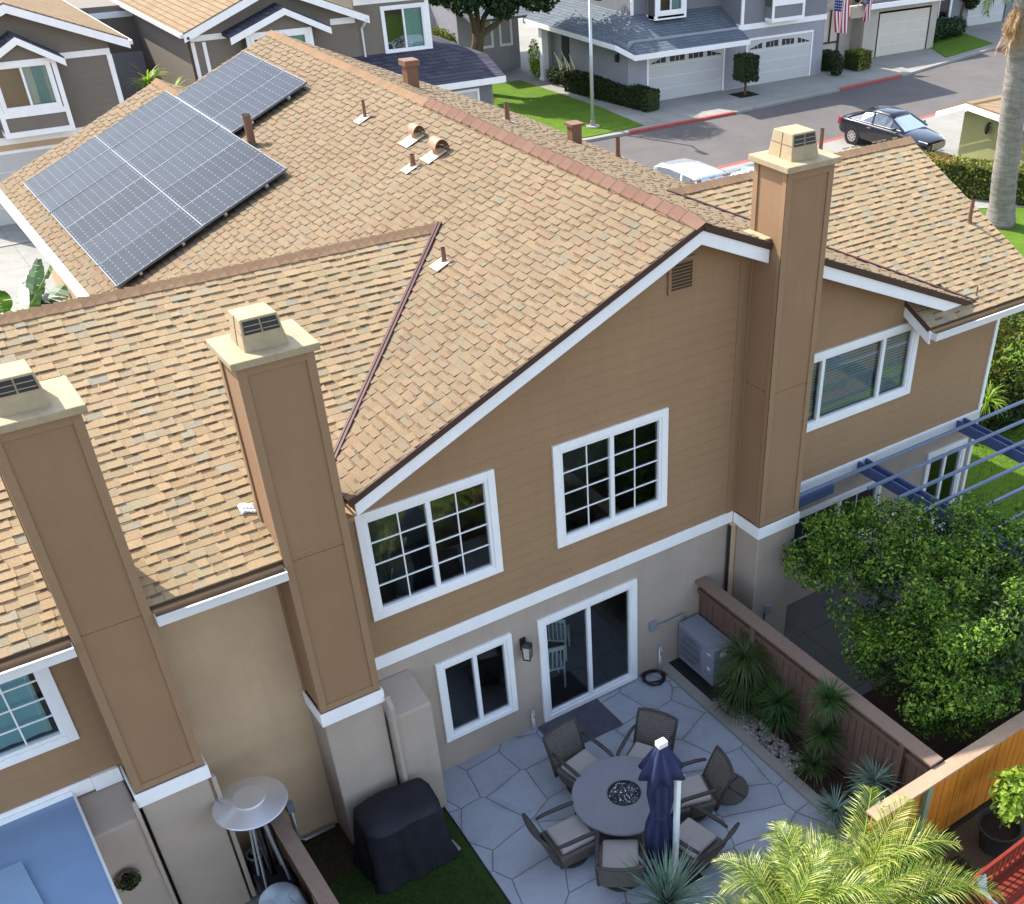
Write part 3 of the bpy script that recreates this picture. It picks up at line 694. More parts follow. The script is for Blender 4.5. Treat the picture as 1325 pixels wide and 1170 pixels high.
# downspouts
ds = MB(); ds.tube([(-6.56,-.66,2.56),(-6.55,-.73,2.38),(-6.55,-.73,.15)], .038, 8); ds.build('downspout', M['stucco'], town)
ds = MB(); ds.box(-.10,.0,-.11,-.035,0.02,2.5); ds.build('downspout', M['stucco_tan'], town, bevel=.01)
ds = MB(); ds.box(-.135,-.112,-.10,-.04,0.02,2.46); ds.build('pipe_run', M['black'], town)
ds = MB(); ds.box(-9.84,-9.79,-.71,-.66,.1,2.62); ds.build('downspout', M['stucco'], town, bevel=.008)
ds = MB(); ds.box(-8.925,-8.87,-.66,-.58,.1,2.46); ds.build('downspout', M['stucco'], town, bevel=.008)
# windows
W = wins
window(town, *W['a'], grid=(2,4)); window(town, *W['b'], grid=(2,4)); window(town, *W['c'], tw=.09)
window(town, *W['h'], mull=(.24,.74), blind=[(0,.24,'slat'),(.24,.74,'slat'),(.74,1,'slat')])
window(town, *W['l'], grid=(3,4), mull=(.5,), blind=[(0,.97,'cloth')]); window(town, *W['rw'], tw=.08, grid=(2,2), mull=(.55,))
def sliding_door(w, tw=.1):
    d = window(town, *w, tw=tw, depth=3.0, name='sliding_door'); return d
sd = sliding_door(W['d']); sliding_door(W['rd'], .08)
# gable louver vent
gv = MB(); gv.box(-1.46,-1.41,-.04,0,6.72,7.2); gv.box(-1.05,-1.0,-.04,0,6.72,7.2); gv.box(-1.41,-1.05,-.04,0,6.72,6.77); gv.box(-1.41,-1.05,-.04,0,7.15,7.2)
g_ = gv.build('gable_vent', M['trimtan'], town); gl = MB()
for i in range(8): gl.obox((-1.23,-.024,6.8+i*.047), (1,0,0), (0,1,-.8), (0,.8,1), .18, .022, .004)
gl.build('louver', M['tanpaint'], g_); gl = MB(); gl.quad((-1.41,-.0155,6.77),(-1.05,-.0155,6.77),(-1.05,-.0155,7.15),(-1.41,-.0155,7.15)); gl.build('vent_backing', M['deck'], g_)
# roof penetrations
def pipe(x, y, zf, r, h, mat='brownmetal', pad=True, lean=(0,0), name='vent_pipe', nv=(-.434,0,1), ud=(1,0,.434)):
    z = zf; mb = MB(); mb.tube([(x,y,z-.05),(x+lean[0],y+lean[1],z+h)], r, 12, caps=False)
    o = mb.build(name, M[mat], town, smooth=True)
    c = MB(); c.lathe((x,y,z-.04), [(r*2.2,0),(r*1.25,.07),(r*1.1,.12)], 12); c.build('pipe_boot', M[mat], o)
    cc = MB(); cc.lathe((x+lean[0],y+lean[1],z+h-.02), [(r*.9,0),(r*.9,.005)], 12); cc.build('pipe_throat', M['black'], o)
    if pad:
        n = Vector(nv).normalized(); u = Vector(ud).normalized(); s2 = n.cross(u); f = MB(); f.obox(Vector((x,y,z))+n*.03-u*.06, u, s2, n, .13, .12, .004); f.build('roof_flashing', M['lead'], o)
    return o
pipe(-3.55,9.95,mL(-3.55),.075,.56,pad=False); pipe(-2.04,8.13,mL(-2.04),.028,.30); pipe(-2.42,5.54,mL(-2.42),.04,.20); pipe(-3.47,2.59,mL(-3.47),.032,.22)
def hood(x, y, r):
    z = mL(x); mb = MB(); mb.tube([(x,y,z-.05),(x,y,z+.10)], r*.8, 14, caps=False); o = mb.build('roof_vent', M['tanmetal'], town, smooth=True)
    h = MB(); base = len(h.v); n = 12; L = r*2.1     # half barrel hood, open towards the gable end
    for yy in (y-L*.5, y+L*.45):
        for k in range(n+1):
            a = math.pi*k/n; h.v.append((x-math.cos(a)*r, yy, z+.09+math.sin(a)*r*1.15))
    for k in range(n): h.f.append((k, k+1, n+1+k+1, n+1+k))
    h.f.append(tuple(range(n+1, 2*n+2)))
    q = h.build('hood', M['tanmetal'], o, smooth=False); m = q.modifiers.new('s', 'SOLIDIFY'); m.thickness = .008
    nn = Vector((-.434,0,1)).normalized(); u = Vector((1,0,.434)).normalized(); f = MB(); f.obox(Vector((x,y,z))+nn*.03-u*.10, u, (0,1,0), nn, .19, .16, .004); f.build('roof_flashing', M['lead'], o)
hood(-1.93,6.33,.11); hood(-2.0,5.42,.13)
ud, nv = (-1,0,.412), (.412,0,1)
fv = MB(); fv.box(-.02,.22,10.55,10.79,7.15,7.62); o = fv.build('flue_vent', M['brownmetal'], town, bevel=.01); fv = MB(); fv.box(-.06,.26,10.51,10.83,7.624,7.74); fv.build('flue_cap', M['brownmetal'], o, bevel=.01)
pipe(1.29,8.96,mR(1.29),.05,.36,nv=nv,ud=ud); pipe(4.0,9.0,mR(4.0),.05,.42,pad=False)
fv = MB(); fv.box(3.1,3.34,9.4,9.62,5.8,6.3); o = fv.build('flue_vent', M['brownmetal'], town, bevel=.01); fv = MB(); fv.box(3.06,3.38,9.36,9.66,6.304,6.36); fv.build('flue_cap', M['brownmetal'], o)
pipe(6.2,1.05,rF(1.05),.036,.40,pad=False,nv=(0,-.454,1),ud=(0,1,.454)); pipe(4.65,3.45,6.75,.04,.55,pad=False)
pipe(4.93,-.34,rF(-.34),.012,.16,pad=False,name='valley_clip')

# ------------------------------------------------------------------ solar panels
pw, pl = 1.10, 1.735
sp_ = thing('solar_panel', 'x', 'solar panel', (0,0,0), 'solar panels on the tan shingle roof')
a = MB(); a.box(-pl/2+.012, pl/2-.012, -pw/2+.012, pw/2-.012, -.02, .0); a.build('cell_face', M['solar'], sp_)
a = MB()
for s0 in (-1, 1): a.box(-pl/2, pl/2, s0*pw/2-.006 if s0 > 0 else -pw/2-.006+.0, (s0*pw/2+.006) if s0 > 0 else -pw/2+.006, -.035, .004); a.box(s0*pl/2-.009, s0*pl/2+.009, -pw/2+.006, pw/2-.006, -.035, .0045)
a.build('frame', M['solarframe'], sp_)
a = MB(); a.box(-.45,-.41,-pw/2,pw/2,-.075,-.036); a.box(.41,.45,-pw/2,pw/2,-.075,-.036)
for xx in (-.43,.43): a.box(xx-.03,xx+.03,-pw/2+.1,-pw/2+.16,-.13,-.0755)
a.build('mounting_rail', M['rail'], sp_)
vx = Vector((1,0,.434)).normalized(); vn = Vector((-.434,0,1)).normalized()
rows = [(-6.0, 14.72, 6, 'lower row by the eave'), (-4.41, 14.66, 6, 'middle row'), (-2.80, 14.02, 3, 'short upper row')]
ordn = ['first', 'second', 'third', 'fourth', 'fifth', 'sixth']; rng = random.Random(8); first = True
for xc, ys, n, rn in rows:
    for i in range(n):
        yc = ys-(i+.5)*1.118-(.03*(i > 1)+.03*(i > 4))*rn.startswith('lower')
        q = sp_ if first else copy_tree(sp_); first = False
        rot = Matrix((vx, Vector((0,1,0)), vn)).transposed() @ Euler((R(rng.uniform(-.25,.25)), R(rng.uniform(-.25,.25)), 0)).to_matrix()
        q.matrix_world = Matrix.Translation(Vector((xc, yc, mL(xc)))+vn*.145) @ rot.to_4x4()
        q['label'] = f'dark solar panel, {ordn[i]} from the street end of the {rn}'

# ================================================================== GROUND
def sheet(name, pts, z, mat, kind='structure', th=0):
    mb = MB()
    if th: mb.prism([(x, y, z-th) for x, y in pts], (0,0,th))
    else: mb.poly([(x, y, z) for x, y in pts])
    return struct(name, mb, M[mat], kind)
def rect(x0, x1, y0, y1): return [(x0,y0),(x1,y0),(x1,y1),(x0,y1)]
sheet('ground', rect(-500,500,-500,600), -.13, 'earth')
sheet('patio', [(-6.0,0),(-6.02,-1.0),(-6.2,-5.36),(-1.52,-5.36),(-1.52,0)], 0, 'patio', th=.1)
sheet('patio_edging', rect(-1.516,-1.30,-5.36,0), .012, 'curb', th=.11)
sheet('synthetic_turf', [(-8.28,-.0),(-6.03,0),(-6.05,-1.0),(-6.23,-5.36),(-8.28,-5.36)], -.01, 'turf', th=.08)
sheet('wall_bed', [(-8.27,-1.0),(-7.42,-.95),(-7.42,-.004),(-8.27,-.004)], -.005, 'mulch', th=.08)
sheet('planting_bed', rect(-1.296,-.72,-5.36,0), -.03, 'mulch', th=.08)
sheet('yard_concrete', rect(-.60,6.6,-2.6,0), -.005, 'yardslab', th=.1)
sheet('yard_soil', rect(-.60,6.6,-5.36,-2.604), -.03, 'mulch', th=.08)
sheet('side_lawn', rect(6.604,17,-6,7.5), -.02, 'lawn', th=.08)
sheet('back_yard', rect(-14,10,-12,-5.50), -.03, 'earth', th=.08)
sheet('side_yard_paving', rect(-14,-8.42,-5.4,0), -.01, 'concrete', th=.08)
sheet('street', [(-120,22.5),(17.5,22.5),(31,23.4),(60,25.4),(140,31),(140,38),(60,33.6),(46.3,32.0),(36.6,30.0),(25.9,29.0),(18,28.84),(-120,28.84)], -.10, 'asphalt')
sheet('driveway', [(-120,16.3),(36,16.3),(36,23.7),(31,23.36),(17.5,22.46),(-120,22.46)], 0, 'concrete', th=.12)
sheet('driveway', [(-16,22.47),(-4.0,22.47),(-4.5,28.6),(-16,28.6)], .0, 'concrete', th=.12)
sheet('far_pavement', [(-60,28.88),(18,28.88),(25.9,29.04),(36.6,30.04),(46.3,32.04),(60,33.64),(60,60),(-60,60)], -.004, 'concrete', th=.1)
sheet('red_curb', [(16.0,22.30),(17.5,22.34),(31,23.24),(60,25.2),(60,25.42),(31,23.46),(17.5,22.56),(16.0,22.52)], .006, 'redcurb', th=.12)
sheet('red_curb', [(18.3,28.72),(24.3,28.80),(24.3,28.98),(18.3,28.9)], .006, 'redcurb', th=.12)
sheet('red_curb', [(31.5,29.4),(36.4,29.85),(36.4,30.06),(31.5,29.6)], .006, 'redcurb', th=.12)
sheet('curb', [(-60,28.7),(18.28,28.7),(18.28,28.9),(-60,28.9)], .006, 'curb', th=.12)
sheet('curb', [(24.32,28.80),(31.48,29.38),(31.48,29.6),(24.32,29.0)], .006, 'curb', th=.12)
sheet('curb', [(36.42,29.85),(46.3,31.85),(60,33.45),(60,33.67),(46.3,32.07),(36.42,30.06)], .006, 'curb', th=.12)
sheet('front_lawn', [(11,30.2),(16.4,29.0),(19.4,29.2),(19.6,33),(19.3,39.5),(11,39.5)], .03, 'lawn', th=.08)
sheet('walkway', [(19.44,29.25),(20.6,29.25),(20.4,40.4),(17,41.2),(16.5,39.6),(19.32,39.4),(19.62,33)], .012, 'concrete', th=.05)
sheet('corner_lawn', [(41.6,31.5),(46.9,32.6),(48.0,36.2),(43.2,35.6),(42.8,33.6)], .03, 'lawn', th=.08)
sheet('near_lawn', [(15,1.5),(27,5),(24.2,12.6),(22.6,13.4),(20.5,15.8),(8,15.8),(8,7.6)], -.01, 'lawn', th=.08)
sheet('garden_path', [(22.65,13.43),(24.25,12.63),(28,4.5),(29.2,4.8),(25.4,13.3),(23.4,15.0),(22.2,16.2),(20.6,15.85)], .004, 'concrete', th=.08)
sheet('hedge_bed', [(22.25,16.2),(23.42,15.03),(25.45,13.35),(27,13.6),(25.2,16.25)], -.002, 'mulch', th=.08)
# grass blades along the lawns the photo sees from close by
def blades(name, pts_fn, n, h, mat, seed):
    rng = random.Random(seed); mb = MB()
    for _ in range(n):
        x, y, z = pts_fn(rng); a = rng.random()*6.283; l = h*rng.uniform(.5, 1.2); w = .004+.006*rng.random(); lx, ly = math.cos(a), math.sin(a); t = rng.uniform(.1, .7)*l
        mb.add([(x-ly*w, y+lx*w, z), (x+ly*w, y-lx*w, z), (x+lx*t, y+ly*t, z+l)], [(0,1,2)])
    return struct(name, mb, M[mat], 'stuff')
blades('turf_pile', lambda r: (r.uniform(-8.2,-6.2), r.uniform(-3.6,-.1), -.01), 14000, .035, 'turfblade', 5)
blades('lawn_grass', lambda r: (r.uniform(6.7,14), r.uniform(-1.8,5.5), -.02), 16000, .07, 'blade', 6)

# ================================================================== PATIO
tb_ = thing('fire_table', 'round grey stone patio table with a dark glass fire pit in its middle', 'table', (-4.0,-2.5,0))
m = MB(); m.lathe((-4.0,-2.5,.56), [(.70,0),(.755,.01),(.765,.03),(.765,.055),(.75,.07),(.235,.0705),(.23,.03)], 64); m.build('tabletop', M['tabletop'], tb_, smooth=False)
m = MB(); m.lathe((-4.0,-2.5,0), [(.44,.0),(.46,.02),(.40,.08),(.38,.5),(.46,.555)], 32); m.build('table_base', M['wicker'], tb_)
m = MB(); m.lathe((-4.0,-2.5,.56), [(.245,.071),(.245,.082),(.228,.082),(.225,.05)], 48); m.build('burner_ring', M['black'], tb_)
m = MB(); m.lathe((-4.0,-2.5,.56), [(.225,.03),(.0,.045)], 24); rng = random.Random(4)
for _ in range(900):
    a = rng.random()*6.283; r = .22*math.sqrt(rng.random()); s = rng.uniform(.008, .016); c = Vector((-4.0+r*math.cos(a), -2.5+r*math.sin(a), .56+rng.uniform(.045,.072)))
    ax = Vector((rng.gauss(0,1), rng.gauss(0,1), rng.gauss(0,1))).normalized(); ay = ax.orthogonal(); m.obox(c, ax, ay, ax.cross(ay), s, s*.8, s*.5)
m.build('fire_glass', M['fireglass'], tb_)['kind'] = 'stuff'
# dining chair, faces +x locally
def make_chair():
    t = thing('patio_chair', 'x', 'chair', (0,0,0), 'wicker chairs round the fire table')
    b = MB(); b.lathe((0,0,0), [(.26,0),(.28,.015),(.28,.04),(.10,.06),(.08,.12)], 24); b.build('swivel_base', M['wickerframe'], t)
    s = MB(); n = 10; A = []; B = []
    s.add([(-.25,-.25,.07),(.26,-.25,.07),(.26,.25,.07),(-.25,.25,.07),(-.31,-.315,.36),(.31,-.315,.36),(.31,.315,.36),(-.31,.315,.36)], [(0,3,2,1),(4,5,6,7),(0,1,5,4),(1,2,6,5),(2,3,7,6),(3,0,4,7)])
    s.build('seat_skirt', M['wicker'], t, bevel=.03, seg=3)
    c = MB(); c.box(-.24,.31,-.255,.255,.365,.455); q = c.build('seat_cushion', M['cushion'], t, bevel=.04, seg=4)
    k = MB(); nz = 8; ny = 12
    def bp(u, v, o=0):   # back panel surface
        y = -.30+.60*u; x = -.27-.17*v-.05*(1-(2*u-1)**2)*(.6+.4*v)-.06*v*v; return Vector((x-o, y*(1.02+.04*v), .20+.66*v))
    for o in (0, .035):
        for i in range(ny):
            for j in range(nz):
                p = [bp(i/ny, j/nz, o), bp((i+1)/ny, j/nz, o), bp((i+1)/ny, (j+1)/nz, o), bp(i/ny, (j+1)/nz, o)]; k.quad(*(p if o else p[::-1]))
    k.build('backrest', M['wicker'], t)
    f = MB(); pts = [bp(0, j/8, .017) for j in range(9)]+[bp(i/10, 1, .017) for i in range(1, 11)]+[bp(1, 1-j/8, .017) for j in range(1, 9)]; f.tube(pts, .026, 8); f.build('back_frame', M['wickerframe'], t, smooth=True)
    for sg in (-1, 1):
        a = MB(); y = sg*.325; pts = [(-.34,sg*.31,.66),(-.2,y,.66),(.05,y,.645),(.24,y,.625),(.30,y,.59),(.315,y*.98,.48),(.30,y*.95,.2)]; a.tube(pts, [.024,.03,.032,.032,.03,.026,.024], 8); a.build('armrest', M['wickerframe'], t, smooth=True)
    return t
ch0 = make_chair()
chairs = [(94, .98, 'wicker patio chair with its back to the grey door mat'), (36, .98, 'wicker patio chair on the far side of the fire table, nearest the air conditioner'),
          (-22, 1.02, 'wicker patio chair right of the navy umbrella, beside the round floor disc'), (-70, 1.2, 'wicker patio chair with a bright cushion between navy umbrella and yellow palm'),
          (-128, 1.0, 'wicker patio chair with its back to the camera, beside the spiky blue agave'), (-179, .98, 'wicker patio chair on the open left side of the fire table')]
for i, (a, r, lab) in enumerate(chairs):
    o = ch0 if i == 0 else copy_tree(ch0)
    o.location = (-4.0+r*math.cos(R(a)), -2.5+r*math.sin(R(a)), 0); o.rotation_euler = (0, 0, R(a+180)+R([6,-5,4,-8,3,-4][i])); o['label'] = lab
# closed cantilever umbrella
um = thing('patio_umbrella', 'closed navy cantilever umbrella with white mast beside the fire table', 'umbrella', (-3.98,-3.62,0))
m = MB(); m.beam((-4.02,-3.76,.04), (-3.94,-3.66,1.92), .07, .07, up=(1,0,0)); m.build('mast', M['vinyl'], um, bevel=.008)
m = MB(); m.box(-4.0,-3.87,-3.72,-3.6,1.9,1.98); m.build('mast_cap', M['whiteobj'], um, bevel=.015)
m = MB(); m.beam((-3.93,-3.66,1.85), (-4.06,-3.53,2.30), .04, .05); m.build('arm', M['vinyl'], um)
m = MB(); m.box(-4.3,-3.7,-4.0,-3.42,.0,.05); m.build('foot_plate', M['black'], um, bevel=.01)
def pleat(cx, cy, prof, lobes, amp, n=60, seed=1, ph=0):
    mb = MB(); base = 0; rng = random.Random(seed)
    for r, z, a in prof:
        for k in range(n):
            t = 2*math.pi*k/n; rr = r*(1+a*math.cos(lobes*t+ph+z*.7)+.05*math.sin(3*t+z*5)); mb.v.append((cx+rr*math.cos(t), cy+rr*math.sin(t), z))
    for i in range(len(prof)-1):
        for k in range(n): k2 = (k+1) % n; mb.f.append((i*n+k, i*n+k2, (i+1)*n+k2, (i+1)*n+k))
    mb.f.append(tuple((len(prof)-1)*n+k for k in range(n))); mb.f.append(tuple(range(n-1, -1, -1)))
    return mb
ux, uy = -4.10, -3.50
pleat(ux, uy, [(.16,.35,.22),(.19,.6,.25),(.17,.95,.25),(.125,1.2,.12),(.155,1.5,.24),(.15,1.8,.22),(.12,2.1,.2),(.07,2.42,.1)], 8, .2).build('canopy', M['navy'], um, smooth=True)
pleat(ux, uy, [(.27,1.98,.24),(.225,2.12,.2),(.15,2.3,.14),(.07,2.46,.06),(.055,2.48,.0)], 8, .2, ph=.4).build('vent_flap', M['navy'], um, smooth=True)
m = MB(); m.box(ux-.07,ux+.07,uy-.055,uy+.055,2.47,2.56); m.build('top_cap', M['whiteobj'], um, bevel=.012)
m = MB(); m.lathe((ux,uy,1.185), [(.13,0),(.14,.02),(.13,.04)], 20); m.build('tie_strap', M['navy'], um)
dsk = thing('umbrella_base', 'round brown weight disc with a centre hole lying on the patio', 'umbrella base', (-2.36,-2.90,0))
m = MB()
for q in range(4):
    a0 = q*math.pi/2+.25+.03; a1 = a0+math.pi/2-.06; pts = [(-2.36+.05*math.cos(a), -2.9+.05*math.sin(a), .012) for a in np.linspace(a1, a0, 4)]+[(-2.36+.33*math.cos(a), -2.9+.33*math.sin(a), .012) for a in np.linspace(a0, a1, 10)]
    m.prism(pts, (0,0,.055))
m.build('weight_segment', M['rock'], dsk, bevel=.012); m = MB(); m.lathe((-2.36,-2.9,0), [(.32,0),(.32,.02)], 32); m.build('tray', M['deck'], dsk); m = MB(); m.lathe((-2.36,-2.9,.02), [(.045,0),(.045,.07),(.03,.07),(.03,.01)], 16); m.build('socket', M['black'], dsk)
m = MB(); m.prism([(-4.0,-.04,.003),(-4.02,-.78,.003),(-2.82,-.80,.003),(-2.83,-.04,.003)], (0,0,.012)); tag(m.build('door_mat', M['mat'], bevel=.004), 'plain grey door mat in front of the patio sliding door', 'door mat')
# covered grill
gr = thing('covered_grill', 'grill under a black fabric cover on green turf against the wall', 'grill', (-6.9,-1.15,0))
m = MB(); nx, nz = 22, 10; rng = random.Random(9)
def gp(t, z):
    # rounded-rectangle section that narrows upwards with drape folds
    k = z/1.06; hx, hy = .61-.07*k+.03*(1-k)**3, .45-.07*k+.04*(1-k)**3; c, s = math.cos(t), math.sin(t); p = 5
    rr = 1/((abs(c)/hx)**p+(abs(s)/hy)**p)**(1/p); f = 1+.05*math.sin(7*t+2*k)*(1-k)+.03*math.sin(13*t+3+3*k)*(1-k)+.09*noise.noise(Vector((3.2*c, 3.2*s, 1.3*k)))*(1.1-k)+.035*noise.noise(Vector((9*c+3, 9*s, 5*k)))
    return Vector((-6.88+rr*c*f, -1.14+rr*s*f, .02+z*.97+.02*math.sin(4*t+1)*k))
N = 88; lv = [0,.06,.13,.2,.28,.36,.44,.52,.6,.68,.76,.84,.9,.96,1.0,1.02]
for z in lv:
    for k in range(N): m.v.append(tuple(gp(2*math.pi*k/N, z)))
for i in range(len(lv)-1):
    for k in range(N): k2 = (k+1) % N; m.f.append((i*N+k, i*N+k2, (i+1)*N+k2, (i+1)*N+k))
last = [Vector(p) for p in m.v[-N:]]; cen = Vector((-6.9,-1.08,1.0)); b0 = len(m.v)
for f_ in (.72, .4):
    for p in last: q = cen+(p-cen)*f_; m.v.append((q.x, q.y, 1.05+.05*(1-f_)+.02*math.sin(q.x*9)*math.cos(q.y*8)))
pr_ = b0-N
for j in (0, 1):
    for k in range(N): k2 = (k+1) % N; m.f.append((pr_+k, pr_+k2, b0+j*N+k2, b0+j*N+k))
    pr_ = b0+j*N
m.f.append(tuple(pr_+k for k in range(N)))
m.build('cover', M['blackcover'], gr, smooth=True)
m = MB(); m.box(-7.3,-6.5,-1.38,-.8,-.01,.02); m.build('pad', M['black'], gr)
pv = MB(); pv.prism([(-6.60,-1.62,-.004),(-6.2,-1.52,-.004),(-6.22,-1.30,-.004),(-6.6,-1.36,-.004)], (0,0,.03)); tag(pv.build('stepping_stone', M['curb'], bevel=.006), 'pale flat stone beside the black grill cover on the turf', 'stone')
# wall lantern
lt = thing('wall_lantern', 'black wall lantern between the small window and the sliding door', 'wall lamp', (-4.12,-.0,1.72))
m = MB(); m.box(-4.17,-4.07,-.025,-.001,1.72,1.95); m.build('back_plate', M['black'], lt, bevel=.008)
m = MB(); m.tube([(-4.12,-.02,1.90),(-4.12,-.09,1.95),(-4.12,-.13,1.93)], .012, 8); m.build('bracket', M['black'], lt)
m = MB(); m.lathe((-4.12,-.13,0), [(.105,1.87),(.06,1.92),(.02,1.94)], 4); m.lathe((-4.12,-.13,0), [(.065,1.60),(.075,1.625)], 4)
for a in range(4): t_ = a*math.pi/2; m.beam((-4.12+.075*math.cos(t_),-.13+.075*math.sin(t_),1.62), (-4.12+.09*math.cos(t_),-.13+.09*math.sin(t_),1.87), .014, .014)
m.build('cage', M['black'], lt); m = MB(); m.lathe((-4.12,-.13,0), [(.062,1.626),(.076,1.868)], 4); m.build('lamp_glass', M['lampglass'], lt)
# small things on the wall
def gadget(name, label, cat, parts):
    t = thing(name, label, cat, parts[0][2])
    for nm, mb, _, mat in parts: mb.build(nm, M[mat], t, smooth=False)
    return t
def tap(name, x, h, label, y=-.035):
    t = thing(name, label, 'tap', (x,y,0)); m = MB(); m.tube([(x,y,.0),(x,y,h)], .016, 8); m.build('pipe', M['whiteobj'], t, smooth=True)
    m = MB(); m.tube([(x,y,h-.02),(x,y-.06,h-.01),(x,y-.09,h-.06)], .014, 8); m.build('spout', M['steel'], t, smooth=True); m = MB(); m.lathe((x,y-.03,h+.01), [(.03,0),(.035,.008),(.03,.016)], 10); m.build('handle', M['steel'], t)
    m = MB(); m.tube([(x+.03,y,h*.55),(x+.03,y,.0)], .01, 6); m.build('drain_pipe', M['whiteobj'], t, smooth=True)
tap('garden_tap', -4.07, .42, 'white garden tap pipe on the wall left of the door mat'); tap('garden_tap', -1.52, .5, 'white garden tap pipe on the wall above the coiled hose')
bx = thing('electrical_box', 'small grey electrical box on the wall right of the sliding door', 'electrical box', (-1.66,-.03,.96))
m = MB(); m.box(-1.73,-1.60,-.07,-.001,.94,1.12); m.build('housing', M['acgrey'], bx, bevel=.008); m = MB(); m.tube([(-1.6,-.04,1.0),(-1.42,-.05,.98),(-1.2,-.07,1.0),(-1.06,-.07,1.02),(-.98,-.07,.9)], .018, 8); m.build('conduit', M['acgrey'], bx, smooth=True)
bx = thing('electrical_box', 'small grey cable box on the stucco base of the right chimney', 'electrical box', (.33,-.66,.85))
m = MB(); m.box(.27,.40,-.72,-.649,.80,.98); m.build('housing', M['acgrey'], bx, bevel=.008); m = MB(); m.tube([(.28,-.67,.82),(.275,-.665,.1)], .012, 6); m.build('cable', M['black'], bx)
# air conditioner
ac = thing('air_conditioner', 'grey outdoor air conditioner unit by the brown fence', 'air conditioner', (-.94,-.55,0))
m = MB(); m.box(-1.13,-.72,-1.02,-.06,.10,.84); m.build('casing', M['acgrey'], ac, bevel=.012); m = MB(); m.box(-1.14,-.71,-1.03,-.05,.842,.86); m.build('top_panel', M['acgrey'], ac, bevel=.004)
m = MB(); gy0, gy1 = -.68, -.10
for i in range(22): y = gy0+(gy1-gy0)*i/21; m.box(-1.142,-1.132,y-.004,y+.004,.17,.78)
for z in (.17,.33,.48,.63,.78): m.box(-1.146,-1.136,gy0,gy1,z-.004,z+.004)
m.build('fan_grille', M['acgrey'], ac); m = MB(); m.lathe((0,0,0), [(.27,0),(.27,.004)], 32); m.xform(Matrix.Translation((-1.1305,-.39,.475)) @ Matrix.Rotation(R(-90), 4, 'Y')); m.build('fan_opening', M['black'], ac)
for y in (-.96,-.2): m = MB(); m.box(-1.16,-.70,y-.03,y+.03,.02,.098); m.build('foot', M['black'], ac)
m = MB(); m.box(-1.133,-1.1305,-.93,-.84,.70,.73); m.box(-1.133,-1.1305,-.93,-.86,.38,.44); m.build('sticker', M['whiteobj'], ac)
m = MB(); m.box(-1.0,-.86,-1.0225,-1.0205,.66,.80); m.build('rating_label', M['whiteobj'], ac); m = MB(); m.tube([(-.8,-1.03,.3),(-.85,-1.12,.22),(-1.0,-1.16,.2),(-1.05,-1.1,.12)], .012, 6); m.build('line_set', M['whiteobj'], ac, smooth=True)
m = MB(); m.prism([(-1.28,-.02,-.025),(-1.28,-1.22,-.025),(-.66,-1.22,-.025),(-.66,-.02,-.025)], (0,0,.045)); m.build('base_pad', M['black'], ac, bevel=.006)
hs = MB(); pts = []
for i in range(120): a = i*.26; r = .17+.02*math.sin(i*.37)+.025*((i*.11) % 1); pts.append((-1.76+r*math.cos(a), -.20+r*.95*math.sin(a), .015+i*.0006+.01*math.sin(i*.9)))
hs.tube(pts, .012, 6); ho = thing('garden_hose', 'black garden hose coiled on the patio beside the sliding door', 'garden hose', (-1.76,-.2,0)); hs.build('coil', M['rubber'], ho, smooth=True)
m = MB(); m.tube([(-1.6,-.16,.05),(-1.55,-.20,.06),(-1.5,-.26,.05)], .016, 6); m.build('nozzle', M['copper'], ho)
# fences
def fence(name, label, a, b, h, mat, cat='fence', capw=.24, posts=(), side=1, z0=0, pmat=None, capz=0, back=None):
    a = Vector((*a, 0)); b = Vector((*b, 0)); d = (b-a).normalized(); n = Vector((-d.y, d.x, 0)); L = (b-a).length; t = thing(name, label, cat, tuple((a+b)/2))
    rng = random.Random(int(L*100)); x = 0; m = MB()
    while x < L-.01:
        w = min(.145, L-x); m.obox(a+d*(x+w/2)+n*rng.uniform(-.003,.003)+Vector((0,0,z0+(h-z0)/2)), d, n, (0,0,1), w/2-.0035, .011, (h-z0)/2-.02); x += .149
    m.build('board_panel', M[mat], t)
    if back:
        m = MB(); m.obox(a+d*L/2+n*.07*side+Vector((0,0,z0+(h-z0)/2)), d, n, (0,0,1), L/2, .008, (h-z0)/2-.03); m.build('back_boards', M[back], t)
    for zz in (.3, h-.22): m = MB(); m.obox(a+d*L/2+n*.035*side+Vector((0,0,zz)), d, n, (0,0,1), L/2, .019, .045); m.build('rail', M[mat], t)
    for s in posts: m = MB(); m.obox(a+d*s+n*.07*side+Vector((0,0,h/2)), d, n, (0,0,1), .045, .045, h/2-.02); m.build('post', M[pmat or mat], t, bevel=.006)
    m = MB(); m.obox(a+d*L/2+Vector((0,0,h+capz)), d, n, (0,0,1), L/2, capw/2, .02); m.build('cap_rail', M['fence_cap' if mat != 'fence_brown' else 'fence_browncap'], t, bevel=.005)
    return t
M['fence_browncap'] = wood('brown_cap_wood', S((131,110,96)), .15)
fence('wood_fence', 'brown wooden fence between the patio and the leafy yard', (-.66,-5.30), (-.66,-.02), 1.56, 'fence_brown', posts=(.55,2.1,3.8), side=1)
of_ = fence('wood_fence', 'orange stained wooden fence with a pale cap along the back of the yards', (-2.05,-5.42), (9,-5.42), 1.5, 'fence_orange', posts=(), side=1, back='fence_brown', pmat='greenpost', capw=.22)
for k_, x_ in enumerate((-1.0, 1.9)): m = MB(); m.box(x_-.05, x_+.05, -5.53, -5.435, -.02, 1.47); o = m.build('fence_post', M['greenpost'], of_, bevel=.008)
fence('wood_fence', 'brown wooden fence beside the steel patio heater', (-8.36,-5.3), (-8.36,-.02), 1.5, 'fence_brown', posts=(1.0,3,5), capw=.2)
